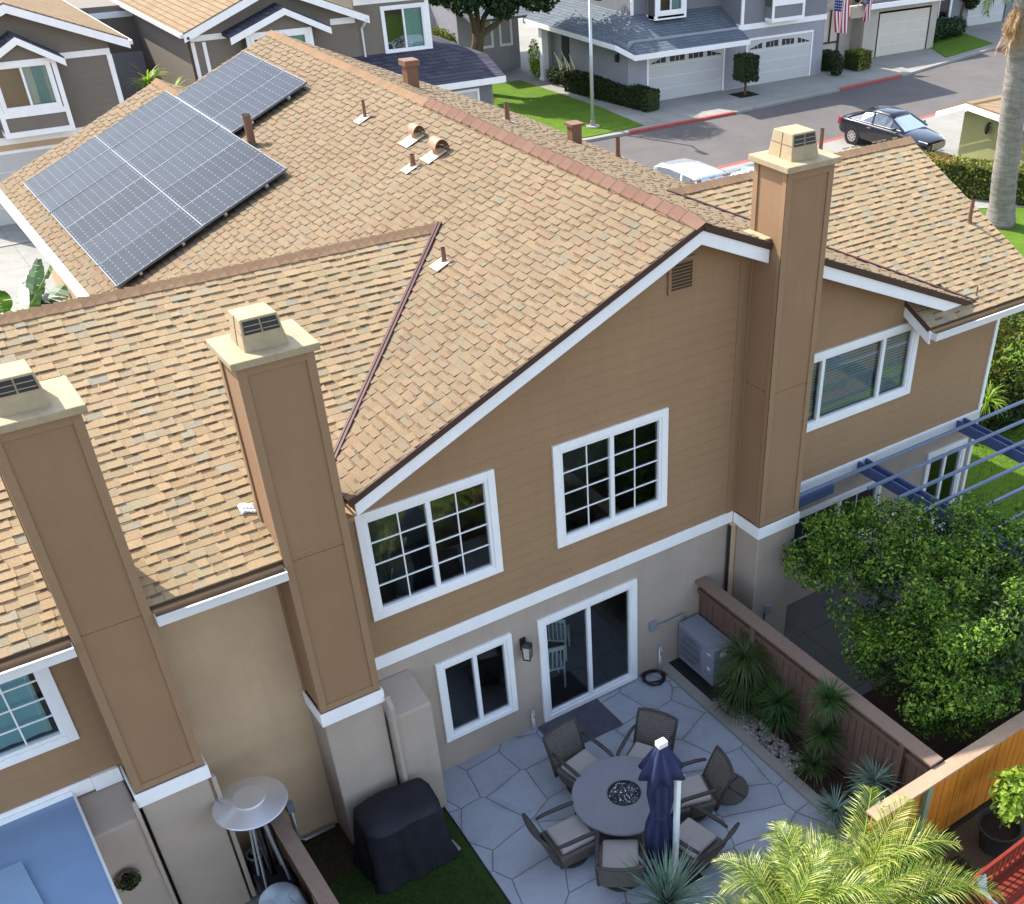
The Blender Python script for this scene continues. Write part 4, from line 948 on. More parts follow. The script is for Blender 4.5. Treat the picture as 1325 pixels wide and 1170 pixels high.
# pergola of the right hand yard
pg = thing('pergola', 'slate blue pergola with open slats over the right yard', 'pergola', (4.2,-1.8,0))
for x in (2.98, 5.62):
    for dx in (-.09, .09): m = MB(); m.box(x+dx-.022,x+dx+.022,-4.3,-.04,2.46,2.66); m.build('beam', M['pergola'], pg, bevel=.005)
for i, y in enumerate([-.30,-.82,-1.34,-1.86,-2.38,-2.9,-3.42,-3.94]): m = MB(); m.box(.55 if i == 0 else 2.2+.12*i,7.4,y-.025,y+.025,2.664,2.714); m.build('slat', M['pergola_light'], pg, bevel=.004)
for x in (2.98, 5.62): m = MB(); m.box(x-.06,x+.06,-4.2,-4.08,0,2.458); m.build('post', M['pergola'], pg, bevel=.006)
m = MB(); m.box(.86,2.2,-.16,-.05,2.30,2.46); m.build('ledger', M['pergola'], pg)
# left yard: patio cover, heater, gas bottle, covered cushion box, wreath
pc = thing('patio_cover', 'pale blue translucent patio cover roof at the lower left', 'patio cover', (-12,-1.5,0))
m = MB(); m.prism([(-13.6,-.0,2.52),(-10.36,-.0,2.52),(-10.36,-3.6,2.28),(-13.6,-3.6,2.28)], (0,0,.03)); m.build('panel', M['patiocover'], pc)
m = MB(); m.prism([(-11.9,-.75,2.505),(-11.08,-.75,2.505),(-11.0,-1.7,2.442),(-11.9,-1.7,2.442)], (0,0,.009)); m.xform(Matrix.Translation((0,0,.032))); m.build('panel_patch', M['patiocover2'], pc)
for x in (-10.9,-11.7,-12.5,-13.3): m = MB(); m.beam((x,-.02,2.44), (x,-3.55,2.21), .05, .09); m.build('rafter', M['white'], pc)
m = MB(); m.beam((-10.35,-.01,2.53), (-10.35,-3.6,2.29), .03, .07); m.build('edge_trim', M['gutter'], pc)
m = MB(); m.box(-13.6,-10.36,-.06,-.036,2.5,2.62); m.build('ledger', M['white'], pc)
for x in (-10.6,-13.2): m = MB(); m.box(x-.05,x+.05,-3.5,-3.4,0,2.2); m.build('post', M['white'], pc)
ph = thing('patio_heater', 'steel patio heater with a wide round reflector beside the left chimney', 'patio heater', (-8.62,-.92,0))
hx, hy = -8.62, -.90
m = MB(); m.lathe((hx,hy,2.02), [(.455,0),(.457,.012),(.445,.02),(.20,.09),(.195,.115),(.0,.12)], 44); o = m.build('reflector', M['alu'], ph)
m = MB(); m.lathe((hx,hy,1.72), [(.09,0),(.11,.02),(.11,.26),(.07,.30)], 20); m.build('burner_head', M['blackcover'], ph); m = MB(); m.tube([(hx,hy-.05,.7),(hx,hy-.02,1.74)], .05, 12); m.build('flame_tube', M['carglass'], ph)
for a in (45,135,225,315): m = MB(); c_, s_ = math.cos(R(a)), math.sin(R(a)); m.beam((hx+.27*c_,hy+.27*s_,.05), (hx+.10*c_,hy+.10*s_,1.75), .02, .03); m.build('corner_bar', M['steel'], ph)
m = MB(); m.box(hx-.22,hx+.22,hy-.22,hy+.22,.02,.55); m.build('tank_housing', M['blackcover'], ph, bevel=.02)
gb = thing('gas_bottle', 'dark gas bottle with a steel valve beneath the patio heater', 'gas bottle', (-8.70,-.40,0))
m = MB(); m.lathe((-8.70,-.40,0), [(.13,.0),(.15,.03),(.155,.40),(.10,.52),(.05,.55)], 20); m.build('cylinder', M['black'], gb, smooth=True); m = MB(); m.lathe((-8.70,-.40,.55), [(.03,0),(.045,.03),(.04,.07)], 10); m.build('valve', M['chrome'], gb)
m = MB(); m.lathe((-8.70,-.40,0), [(.105,.56),(.11,.62),(.1,.62),(.095,.56)], 16); m.build('collar', M['steel'], gb)
cv = MB(); N = 40; rng = random.Random(12); lv = [(0,1.06),(.3,1.03),(.66,1.0),(.78,.94),(.84,.8),(.86,.4)]
for z, s in lv:
    for k in range(N):
        t_ = 2*math.pi*k/N; c, s_ = math.cos(t_), math.sin(t_); rr = 1/((abs(c)/.27)**4+(abs(s_)/.42)**4)**.25; f = s*(1+.05*math.sin(7*t_+z*4)*(1-z)); cv.v.append((-8.72+rr*c*f, -1.62+rr*s_*f, z+.03*math.sin(5*t_)*(z > .6)))
for i in range(len(lv)-1):
    for k in range(N): k2 = (k+1) % N; cv.f.append((i*N+k, i*N+k2, (i+1)*N+k2, (i+1)*N+k))
cv.f.append(tuple((len(lv)-1)*N+k for k in range(N))); tag(cv.build('covered_furniture', M['bluecover'], smooth=True), 'garden furniture wrapped in a pale blue cover below the heater', 'covered furniture')
rng = random.Random(2); wr = thing('wreath', 'round dry twig wreath hanging on the stucco beside the patio cover', 'wreath', (-10.2,-.75,1.6)); m = MB(); pts = []
for i in range(90): a = i*.4; r = .12+rng.uniform(-.03,.03); pts.append((-10.2+r*math.cos(a), -.73+rng.uniform(-.03,.03), 1.55+r*math.sin(a)))
m.tube(pts, .008, 5); m.build('twig_ring', M['bark'], wr); m = MB(); leafcloud(m, [(-10.2,-.73,1.5,.14,.05,.16)], 260, .06, rng, shell=.7); m.build('dry_leaves', M['leaf_hedge'], wr)['kind'] = 'stuff'
rag = MB(); rng = random.Random(1); g = [[Vector((-7.60+.17*i/5, .06+.13*j/4+.02*math.sin(i), 0)) for j in range(5)] for i in range(6)]
for i in range(6):
    for j in range(5): g[i][j].z = lF(g[i][j].y)+.03+.03*rng.random()*(0 < i < 5)*(0 < j < 4)
for i in range(5):
    for j in range(4): rag.quad(g[i][j], g[i+1][j], g[i+1][j+1], g[i][j+1])
o = rag.build('rag', M['whiteobj'], smooth=True); tag(o, 'crumpled white rag lying on the shingles against the middle chimney', 'rag'); md = o.modifiers.new('s', 'SOLIDIFY'); md.thickness = .008

# ================================================================== PLANTS NEAR THE PATIO
def plant(name, label, cat, loc, group=None): return thing(name, label, cat, loc, group)
rng = random.Random(21)
tr = plant('leafy_tree', 'large dense green tree filling the right yard behind the brown fence', 'tree', (2.0,-3.2,0))
blobs = [(.85,-1.35,2.2,.6,.6,.55),(1.7,-1.75,2.25,.95,.85,.65),(1.35,-2.7,2.0,1.05,.95,.95),(2.5,-2.5,2.25,1.1,1.0,.75),(1.25,-3.6,2.1,1.15,.95,1.05),(2.6,-3.6,2.3,1.25,1.0,.9),(1.25,-4.6,2.45,1.05,.72,1.0),(2.5,-4.6,2.6,1.2,.75,1.05),(3.7,-3.2,2.2,1.1,1.1,.8),(3.9,-4.4,2.3,1.2,.9,1.0),(.75,-3.2,1.5,.6,.8,.7),(.8,-4.3,1.6,.8,.8,.85)]
clumps = []
for b in blobs:
    for _ in range(30):
        d = Vector((rng.gauss(0,1), rng.gauss(0,1), rng.gauss(.15,1))).normalized(); r = rng.uniform(.16,.36); q = rng.uniform(.74,.98)
        clumps.append((b[0]+d.x*b[3]*q, b[1]+d.y*b[4]*q, b[2]+d.z*b[5]*q, r, r, r*rng.uniform(.7,1)))
clumps = [c for c in clumps if c[1] > -5.15 and c[0] > -.25]
m = MB(); leafcloud(m, clumps, 52000, .072, rng, shell=.55, up=.5); m.build('foliage', M['leaf_bush'], tr)['kind'] = 'stuff'
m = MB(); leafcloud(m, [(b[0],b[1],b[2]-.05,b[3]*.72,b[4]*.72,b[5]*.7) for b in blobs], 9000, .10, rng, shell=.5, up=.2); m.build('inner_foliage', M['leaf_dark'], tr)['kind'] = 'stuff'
m = MB(); limb(m, (2.3,-3.2,0), (2.2,-3.1,1.0), .12, .09, rng)
for e in ((1.2,-1.6,1.9),(3.4,-3.2,1.9),(1.8,-4.2,1.7),(2.6,-2.2,2.0),(4.1,-4.0,1.8)): limb(m, (2.2,-3.1,.9), e, .07, .02, rng)
m.build('trunk', M['bark'], tr)
m = MB(); leafcloud(m, [(1.7,-2.0,3.0,.2,.2,.06),(2.8,-3.6,3.1,.7,.6,.06)], 7, .06, rng, shell=.2); m.build('blossom', M['flower'], tr)['kind'] = 'stuff'
ap = plant('areca_palm', 'yellow green areca palm in bright sun behind the orange fence', 'palm', (-2.85,-5.95,0)); m = MB(); st = MB(); rng = random.Random(33)
for i in range(60):
    c = (-3.0+rng.uniform(-.65,.65), -5.9+rng.uniform(-.3,.3), .1+rng.random()*.7); frond(m, c, rng.random()*6.283, rng.uniform(.7,1.5), rng.uniform(1.1,1.75), rng, droop=rng.uniform(.9,1.6), pairs=40, ll=.46, lw=.017, stem=st)
m.build('frond', M['leaf_palm'], ap)['kind'] = 'stuff'; st.build('stem', M['leaf_lime'], ap)
ap2 = plant('areca_palm', 'second clump of yellow green palm fronds at the bottom edge', 'palm', (-3.75,-5.55,0)); m = MB(); st = MB()
for i in range(30):
    c = (-3.7+rng.uniform(-.3,.35), -5.55+rng.uniform(-.2,.2), .3+rng.random()*.5); frond(m, c, rng.random()*6.283, rng.uniform(.8,1.45), rng.uniform(1.1,1.6), rng, droop=rng.uniform(.9,1.5), pairs=36, ll=.42, lw=.017, stem=st)
m.build('frond', M['leaf_palm'], ap2)['kind'] = 'stuff'; st.build('stem', M['leaf_lime'], ap2)
ag = plant('agave', 'spiky blue green agave beside the white umbrella mast', 'agave', (-4.45,-4.25,0)); m = MB(); rosette(m, (-4.5,-4.2,.28), 120, .95, .04, random.Random(5), up=(.35,1.5), curl=.12); m.build('blade', M['leaf_agave'], ag)['kind'] = 'stuff'; m = MB(); m.tube([(-4.5,-4.2,0),(-4.5,-4.2,.32)], .09, 8); m.build('stem', M['bark'], ag)
def tuft(name, label, cat, c, n, L, w, mat, seed, up=(.3,1.4), curl=.6, stem=0):
    t = plant(name, label, cat, (c[0],c[1],0)); m = MB(); r = random.Random(seed)
    for hz in ([c[2]] if not isinstance(c[2], (list, tuple)) else c[2]): rosette(m, (c[0],c[1],hz), n, L, w, r, up, curl)
    m.build('leaf', M[mat], t)['kind'] = 'stuff'
    top = max(c[2]) if isinstance(c[2], (list, tuple)) else c[2]
    m = MB(); m.tube([(c[0],c[1],-.02),(c[0]+.01,c[1],top*.5),(c[0],c[1],top)], .022, 6); m.build('stem', M['bark'], t)
tuft('ponytail_plant', 'fountain of fine dark grassy leaves beside the air conditioner', 'plant', (-.98,-1.62,[.5,1.0]), 380, .78, .014, 'leaf_grass', 3, (.2,1.3), 1.1)
tuft('grass_tuft', 'low tuft of arching grass at the patio edging', 'plant', (-1.10,-1.62,.1), 320, .62, .016, 'leaf_grass', 4, (.5,1.4), .9)
tuft('spurge_plant', 'tall spurge plant with two bright green leafy heads by the fence', 'plant', (-.95,-3.45,[.8,1.5]), 140, .46, .03, 'leaf_shade', 6, (-.5,1.4), .3)
tuft('spurge_plant', 'dark narrow leaved plant in the bed between grass tuft and tall spurge', 'plant', (-1.0,-2.5,[.4,.75]), 150, .5, .022, 'leaf_shade', 7, (-.3,1.4), .4)
tuft('spurge_plant', 'small dark plant spreading over the gravel beside the patio edging', 'plant', (-1.15,-3.5,.3), 150, .46, .026, 'leaf_grass', 8, (-.1,1.2), .5)
tuft('spurge_plant', 'bluish narrow leaved plant in the corner of the two fences', 'plant', (-.95,-4.55,[.45,.7]), 120, .5, .028, 'leaf_agave', 9, (-.2,1.3), .4)
tuft('spurge_plant', 'low bluish plant behind the yellow palm at the patio edge', 'plant', (-1.5,-4.35,.25), 110, .45, .03, 'leaf_agave', 10, (0,1.2), .4)
tuft('spurge_plant', 'dark green plant low against the fence behind the grass fountain', 'plant', (-.85,-2.05,[.3,.7]), 110, .4, .02, 'leaf_grass', 11, (0,1.3), .6)
m = MB(); rng = random.Random(14)
for _ in range(420):
    c = Vector((rng.uniform(-1.28,-.95), rng.uniform(-3.2,-1.2), -.015)); s = rng.uniform(.015,.045); ax = Vector((rng.gauss(0,1), rng.gauss(0,1), rng.gauss(0,.3))).normalized(); ay = ax.orthogonal(); m.obox(c, ax, ay, ax.cross(ay), s, s*.75, s*.5)
o = m.build('gravel', M['gravel'], bevel=.008); o['kind'] = 'stuff'
# yard behind the orange fence
rng = random.Random(41)
pt = plant('potted_tree', 'lime green potted citrus tree in a black pot by the orange fence', 'potted plant', (.12,-6.05,0))
m = MB(); m.lathe((.12,-6.05,0), [(.22,0),(.27,.30),(.30,.40),(.32,.41),(.32,.44),(.29,.44),(.27,.36)], 32); m.build('pot', M['pot'], pt); m = MB(); m.lathe((.12,-6.05,.36), [(.28,0),(.28,.02)], 24); m.build('soil', M['soil'], pt)
m = MB(); limb(m, (.12,-6.05,.36), (.2,-6.0,.95), .022, .015, rng); m.build('trunk', M['bark'], pt); m = MB(); leafcloud(m, [(.25,-6.02,1.1,.36,.34,.3),(.05,-6.15,.92,.26,.26,.22),(.45,-5.95,1.02,.26,.26,.24)], 420, .13, rng, shell=.4, up=.6, asp=.55); m.build('foliage', M['leaf_lime'], pt)['kind'] = 'stuff'
bn = thing('garden_bench', 'red slatted wooden garden bench at the lower right corner', 'bench', (-.6,-7.0,0))
A0 = Vector((-1.28,-6.64,0)); d = Vector((1,.02,0)).normalized(); n_ = Vector((.02,-1,0)).normalized(); Lb = 1.6
m = MB(); m.beam(A0+Vector((0,0,.88)), A0+d*Lb+Vector((0,0,.88)), .05, .08); m.build('top_rail', M['redwood'], bn, bevel=.006)
m = MB(); m.beam(A0+Vector((0,0,.52)), A0+d*Lb+Vector((0,0,.52)), .04, .06); m.build('lower_rail', M['redwood'], bn, bevel=.005)
for i in range(14): p = A0+d*(.06+i*.114); m = MB(); m.beam(p+Vector((0,0,.55)), p+Vector((0,0,.84)), .018, .045); m.build('back_slat', M['redwood'], bn)
for i in range(6): p = A0+n_*(.06+i*.095); m = MB(); m.beam(p+Vector((0,0,.44)), p+d*Lb+Vector((0,0,.44)), .08, .022); m.build('seat_slat', M['redwood'], bn, bevel=.004)
for dx in (.04, Lb-.04):
    for dn in (0, .55): p = A0+d*dx+n_*dn; m = MB(); m.beam(p, p+Vector((0,0,.86 if dn == 0 else .62)), .06, .06); m.build('leg', M['redwood'], bn)
    m = MB(); m.beam(A0+d*dx+n_*-.02+Vector((0,0,.64)), A0+d*dx+n_*.6+Vector((0,0,.64)), .07, .03); m.build('armrest', M['redwood'], bn)
m = MB(); gg = [[A0+d*(.10+.16*i/3)+n_*(.0+.5*j/5)+Vector((0,0,.465+.02*math.sin(i+j)+(.33*max(0, 1-j*.9)))) for j in range(6)] for i in range(4)]
for i in range(3):
    for j in range(5): m.quad(gg[i][j], gg[i+1][j], gg[i+1][j+1], gg[i][j+1])
o = m.build('towel', M['bluecover'], smooth=True); tag(o, 'pale blue cloth draped over the red garden bench', 'cloth'); md = o.modifiers.new('s', 'SOLIDIFY'); md.thickness = .02
rng = random.Random(51)
def shrub(name, label, cat, blobs, n, size, mat, trunk=None, group=None, seed=1, shell=.6, asp=.5):
    r = random.Random(seed); c = blobs[0]; t = plant(name, label, cat, (c[0],c[1],0), group); m = MB(); leafcloud(m, blobs, n, size, r, shell=shell, asp=asp); m.build('foliage', M[mat], t)['kind'] = 'stuff'
    if trunk:
        m = MB(); limb(m, trunk[0], trunk[1], trunk[2], trunk[2]*.7, r)
        for b in blobs[:4]: limb(m, trunk[1], (b[0],b[1],b[2]), trunk[2]*.6, .02, r)
        m.build('trunk', M['bark'], t)
    return t
shrub('flowering_shrub', 'small round leaved shrub against the orange fence post beside the palm', 'shrub', [(-1.55,-5.85,.62,.3,.28,.34),(-1.3,-5.95,.4,.28,.26,.3),(-1.75,-5.9,.3,.3,.25,.3)], 1300, .06, 'leaf_lime', seed=3)
shrub('ground_shrub', 'low dark shrub between the palm and the red bench', 'shrub', [(-1.0,-6.15,.16,.26,.24,.2),(-.75,-6.1,.14,.2,.2,.16)], 900, .045, 'leaf_hedge', seed=4)
tuft('fern_clump', 'dark fern clump under the palm at the bottom edge', 'fern', (-1.75,-6.35,.25), 120, .55, .03, 'leaf_shade', 15, (.1,1.2), .5)
shrub('side_shrub', 'sunlit leafy shrub at the far corner of the right house', 'shrub', [(10.0,3.6,2.2,1.0,1.2,1.4),(10.6,2.6,1.6,1.0,1.0,1.2),(10.4,5.0,2.6,1.3,1.2,1.5),(11.4,4.0,2.2,1.2,1.2,1.4)], 9000, .13, 'leaf_olive', ((10.4,3.8,0),(10.4,3.8,1.2),.1), seed=6)
tuft('spider_plant', 'pale arching strap leaved plant below the sunlit shrub', 'plant', (9.35,2.05,1.0), 90, .75, .05, 'leaf_lime', 16, (.1,1.3), .8)
shrub('side_shrub', 'dark leafy shrub in the shade below the sunlit corner shrub', 'shrub', [(9.6,2.9,.7,.8,.8,.7),(10.4,2.2,.55,.8,.7,.55),(11.3,2.6,.6,.9,.8,.6)], 4500, .11, 'leaf_hedge', seed=7)
# bird of paradise beyond the left roof
bp = plant('bird_of_paradise', 'broad leaved bird of paradise clump beyond the left roof', 'plant', (-7.85,13.3,0)); m = MB(); st = MB(); rng = random.Random(61)
def paddle(mb, base, az, h, lean, L, W, rng, tilt):
    p0 = Vector(base); hd = Vector((math.cos(az), math.sin(az), 0)); tip = p0+hd*lean+Vector((0,0,h)); st.tube([p0, p0+hd*lean*.3+Vector((0,0,h*.6)), tip], [.05,.035,.02], 6)
    s2 = Vector((-hd.y, hd.x, 0)); n = 9; d = (hd*math.cos(tilt)+Vector((0,0,1))*math.sin(tilt)).normalized(); nz = s2.cross(d)
    for i in range(n):
        t0, t1 = i/n, (i+1)/n-.012; w0, w1 = W*math.sin(math.pi*(.08+.9*t0))**.6, W*math.sin(math.pi*(.08+.9*t1))**.6
        for sg in (-1, 1):
            dr_ = rng.uniform(.05,.35)*W; mb.quad(tip+d*L*t0, tip+d*L*t1, tip+d*L*(t1+.06)+s2*sg*w1-Vector((0,0,dr_)), tip+d*L*(t0+.03)+s2*sg*w0-Vector((0,0,dr_)))
for i in range(26): paddle(m, (-7.9+rng.uniform(-.35,.25), 13.3+rng.uniform(-.8,.7), 0), rng.random()*6.283, rng.uniform(2.2,4.4), rng.uniform(.1,.6), rng.uniform(.8,1.3), rng.uniform(.22,.34), rng, rng.uniform(.1,1.2))
paddle(m, (-7.9,12.6,0), -.2, 3.6, .25, .9, .36, rng, -.3)
m.build('leaf', M['leaf_big'], bp)['kind'] = 'stuff'; st.build('stem', M['leaf_dry'], bp)

def dining_chair(label, x, y, rz):
    t = thing('dining_chair', label, 'chair', (0,0,0), 'chairs behind the sliding door')
    m = MB(); m.box(-.22,.22,-.22,.22,.43,.47); m.build('seat', M['white'], t, bevel=.01)
    for sx in (-1, 1):
        m = MB(); m.tube([(sx*.20,.20,0),(sx*.20,.20,.45),(sx*.21,.25,.95)], .02, 6); m.build('leg', M['white'], t); m = MB(); m.tube([(sx*.20,-.20,0),(sx*.20,-.20,.44)], .02, 6); m.build('leg', M['white'], t)
    m = MB(); m.box(-.22,.22,.235,.26,.88,.96); m.build('top_rail', M['white'], t)
    for i in range(5): m = MB(); m.beam((-.14+.07*i,.21,.47), (-.14+.07*i,.245,.88), .02, .012); m.build('back_slat', M['white'], t)
    t.location = (x, y, .03); t.rotation_euler = (0,0,R(rz))
dining_chair('white slat back dining chair behind the left pane of the sliding door', -3.25, .75, 165); dining_chair('white slat back dining chair deeper inside behind the sliding door', -2.75, 1.35, 140)

dp = thing('drain_pipe', 'grey bent drain pipe low on the wall between the chimneys', 'pipe', (-7.9,-.06,0)); m = MB(); m.tube([(-8.02,-.06,.75),(-8.02,-.06,.12),(-7.95,-.08,.06),(-7.5,-.08,.06)], .025, 8); m.build('pipe', M['steel'], dp, smooth=True); m = MB(); m.box(-8.07,-7.97,-.10,-.002,.70,.86); m.build('junction', M['acgrey'], dp, bevel=.006)

# ================================================================== BACKGROUND HOUSES
def slab(parent, pts, mat, th=.1, name='roof'):
    mb = MB(); mb.prism([Vector(p)-Vector((0,0,th)) for p in pts], (0,0,th)); return mb.build(name, M[mat], parent)
def gable(parent, xl, xr, xp, zl, zr, zp, y0, y1, mat, bh=.2, boards='white'):
    slab(parent, [(xl,y0,zl),(xp,y0,zp),(xp,y1,zp),(xl,y1,zl)], mat); slab(parent, [(xp+.001,y0,zp),(xr,y0,zr),(xr,y1,zr),(xp+.001,y1,zp)], mat)
    for (xa, za, xb, zb) in ((xl,zl,xp,zp),(xp,zp,xr,zr)):
        mb = MB(); mb.prism([(xa,y0-.03,za-.09-bh),(xb,y0-.03,zb-.09-bh),(xb,y0-.03,zb-.05),(xa,y0-.03,za-.05)], (0,.028,0)); mb.build('rake_board', M[boards], parent)
def vbox(parent, name, mat, *b, bevel=0):
    mb = MB(); mb.box(*b); return mb.build(name, M[mat], parent, bevel=bevel)
def garage_door(parent, x0, x1, y, h, mat='garagedoor', lights=True, z0=0):
    d = vbox(parent, 'garage_door', mat, x0, x1, y-.02, y+.03, z0, h)
    g = MB()
    for k in range(1, 4): g.box(x0+.03, x1-.03, y-.0225, y-.02, z0+(h-z0)*k/4-.012, z0+(h-z0)*k/4+.012)
    g.build('panel_groove', M['gutter'], d)
    if lights:
        W_ = (x1-x0)/4; zb, zt = z0+(h-z0)*.80, z0+(h-z0)*.94
        for k in range(4):
            a, b = x0+W_*k+.12, x0+W_*(k+1)-.12; p = MB(); za, zc = (zb+.02, zt-.08) if k in (0,3) else (zt-.02, zt)
            zl, zr_ = (zb+.03, zt-.03) if k == 0 else (zt-.04, zt) if k == 1 else (zt, zt-.04) if k == 2 else (zt-.03, zb+.03)
            p.poly([(a,y-.024,zb),(b,y-.024,zb),(b,y-.024,zr_),(a,y-.024,zl)]); w = p.build('door_window', M['black'], d)
            p = MB()
            for q in (.33,.66): x = a+(b-a)*q; p.beam((x,y-.027,zb), (x+(.12 if k > 1 else -.12)*(q-.5)*2,y-.027,zb+(zt-zb)*.8), .004, .03)
            p.build('muntin', M['garagedoor'], w)
    f = MB(); f.box(x0-.1,x0-.005,y-.05,y+.01,z0,h+.1); f.box(x1+.005,x1+.1,y-.05,y+.01,z0,h+.1); f.box(x0-.005,x1+.005,y-.05,y+.01,h+.005,h+.1); f.build('door_frame', M['white'], d)
    return d
def wall_box(parent, name, mat, x0, x1, y0, y1, z0, z1):
    mb = MB(); mb.quad((x0,y1,z0),(x0,y0,z0),(x0,y0,z1),(x0,y1,z1)); mb.quad((x1,y0,z0),(x1,y1,z0),(x1,y1,z1),(x1,y0,z1)); mb.quad((x1,y1,z0),(x0,y1,z0),(x0,y1,z1),(x1,y1,z1)); mb.quad((x0,y0,z1),(x1,y0,z1),(x1,y1,z1),(x0,y1,z1)); return mb.build(name, M[mat], parent)
def bay(parent, x0, x1, y0, y1, z0, z1, win, pk, ez, wall, roof, ov=.24):
    b = wall_box(parent, 'bay', wall, x0+.01, x1-.01, y0+.03, y1, z0, z1)
    hole = (win[0]+.1, win[1]-.1, win[2]+.1, win[3]-.1)
    flat_wall(b, 'bay_front', y0+.03, x0+.01, x1-.01, z0, z1, [hole], M[wall])
    t = MB(); t.box(x0,x0+.14,y0-.01,y0+.03,z0,z1); t.box(x1-.14,x1,y0-.01,y0+.03,z0,z1); t.box(x0+.14,x1-.14,y0-.01,y0+.03,z0,z0+.16); t.box(x0+.14,x1-.14,y0-.01,y0+.03,z1-.16,z1); t.box(x0+.14,x1-.14,y0-.01,y0+.03,win[2]-.16,win[2]); t.box(x0-.01,x0+.0,y0,y1-.05,z0,z0+.16); t.build('bay_trim', M['white'], b)
    window(b, *win, y=y0+.03, tw=.09, blind=[(.5,1,'cloth')], depth=.5)
    if pk:
        g = MB(); g.poly([(x0,y0+.02,z1),(x1,y0+.02,z1),(pk[0],y0+.02,pk[1]-.2)]); g.build('bay_gable', M[wall], b)
        gable(b, x0-ov, x1+ov, pk[0], ez, ez, pk[1], y0-.25, y1, roof, .17)
A = thing('gabled_house', 'brown sided house with white bay window at the upper left corner', 'house', (-4,34,0))
sl = .385
limA = lambda z: (max(-6.8, -3.85-(6.5-.15-z)/sl), min(-1.1, -3.85+(6.5-.15-z)/sl))
siding(A, 'siding_wall', 30.8, 2.66, 6.3, limA, [], M['sid_brown'], .2)
flat_wall(A, 'stucco_wall', 30.8, -6.8, -1.1, 0, 2.66, [(-6.1,-2.4,0,2.15)], M['stucco_tan'])
garage_door(A, -6.1, -2.4, 30.84, 2.15, lights=False)
wall_box(A, 'side_wall', 'sid_brown', -6.8, -1.1, 30.8, 43, 0, 5.0)
boxes(A, 'trim_band', 'white', [(-6.8,-1.1,30.765,30.8,2.44,2.66), (-6.8,-1.1,30.77,30.8,4.72,4.9)]); boxes(A, 'corner_board', 'white', [(-1.24,-1.08,30.755,30.8,2.66,4.72)])
gable(A, -7.16, -.54, -3.85, 5.2, 5.2, 6.5, 30.3, 43.5, 'roof_tan')
vbox(A, 'gutter', 'gutter', -.54, -.43, 30.3, 43.5, 5.02, 5.14)
bay(A, -4.97, -2.90, 30.2, 30.8, 2.74, 4.92, (-4.82,-3.08,3.48,4.86), (-3.88,5.66), 4.93, 'sid_brown', 'roof_slate')
A2 = wall_box(A, 'rear_wing', 'sid_brown', -2.5, 3.4, 38.0, 43, 0, 5.0); q = MB(); q.quad((-1.1,38,0),(3.4,38,0),(3.4,38,5),(-1.1,38,5)); q.build('wing_front', M['sid_brown'], A2); vbox(A2, 'wing_trim', 'white', -1.1, 3.4, 37.95, 38, 4.6, 4.8); vbox(A2, 'entry_door', 'wall_bluegrey', .2, 1.7, 37.93, 38, 0, 3.4)
B = thing('gabled_house', 'grey brown house with twin white gables behind the solar panels', 'house', (5,36,0))
limB = lambda z: (max(1.6, 4.68-(6.39-.15-z)/.385), min(7.65, 4.68+(6.39-.15-z)/.385))
siding(B, 'siding_wall', 31.2, 2.66, 6.2, limB, [], M['sid_brown'], .2)
siding(B, 'siding_wall', 31.2, 2.66, 5.6, lambda z: (7.65, 10.6), [(8.8,10.42,3.75,5.12)], M['sid_brown'], .2)
flat_wall(B, 'stucco_wall', 31.2, 1.6, 7.65, 0, 2.66, [(2.4,6.6,0,2.15)], M['wall_bluegrey']); garage_door(B, 2.4, 6.6, 31.24, 2.15, lights=False)
q = MB(); q.quad((1.6,45,0),(1.6,31.2,0),(1.6,31.2,5),(1.6,45,5)); q.build('side_wall', M['sid_brown'], B)
q = MB(); q.quad((10.6,31.2,0),(10.6,45,0),(10.6,45,5.9),(10.6,31.2,5.9)); q.build('side_wall', M['sid_brown'], B)
gable(B, 1.32, 8.04, 4.68, 5.1, 5.1, 6.39, 30.75, 45, 'roof_tan'); vbox(B, 'gutter', 'gutter', 1.21, 1.32, 30.75, 45, 4.95, 5.07)
slab(B, [(7.7,30.9,5.75),(10.9,30.9,5.75),(10.9,36,7.6),(7.7,36,7.6)], 'roof_slate')
boxes(B, 'trim_band', 'white', [(1.6,3.1,31.165,31.2,4.74,4.92), (6.7,7.65,31.165,31.2,4.8,5.0), (7.68,10.7,31.16,31.2,5.35,5.7)])
boxes(B, 'corner_board', 'white', [(1.58,1.74,31.15,31.2,2.66,4.72), (10.52,10.68,31.15,31.2,2.9,5.3), (2.0,2.12,31.15,31.2,2.8,4.7)])
window(B, 8.7, 10.52, 3.62, 5.24, y=31.2, tw=.1, blind=[(.5,1,'cloth')], depth=1.0)
bay(B, 3.35, 5.75, 30.6, 31.2, 3.0, 4.92, (3.5,5.6,3.9,4.84), (4.78,5.68), 4.93, 'sid_brown', 'roof_slate', .62)
q = MB(); q.tube([(7.95,30.7,4.98),(7.9,31.0,4.7),(7.86,31.14,4.6),(7.86,31.14,2.8)], .045, 8); q.build('downspout', M['gutter'], B)
q = MB(); q.tube([(1.45,30.7,4.95),(1.55,31.14,4.7),(1.55,31.14,.2)], .05, 8); q.build('downspout', M['deck'], B)
slab(B, [(6.3,29.1,2.83),(12.62,29.1,2.83),(12.62,30.42,3.36),(10.6,31.2,3.66),(6.3,31.2,3.68)], 'roof_slate', name='garage_roof'); slab(B, [(12.62,30.421,3.36),(12.62,38,3.36),(10.6,38,3.7),(10.6,31.202,3.66)], 'roof_slate', name='garage_roof')
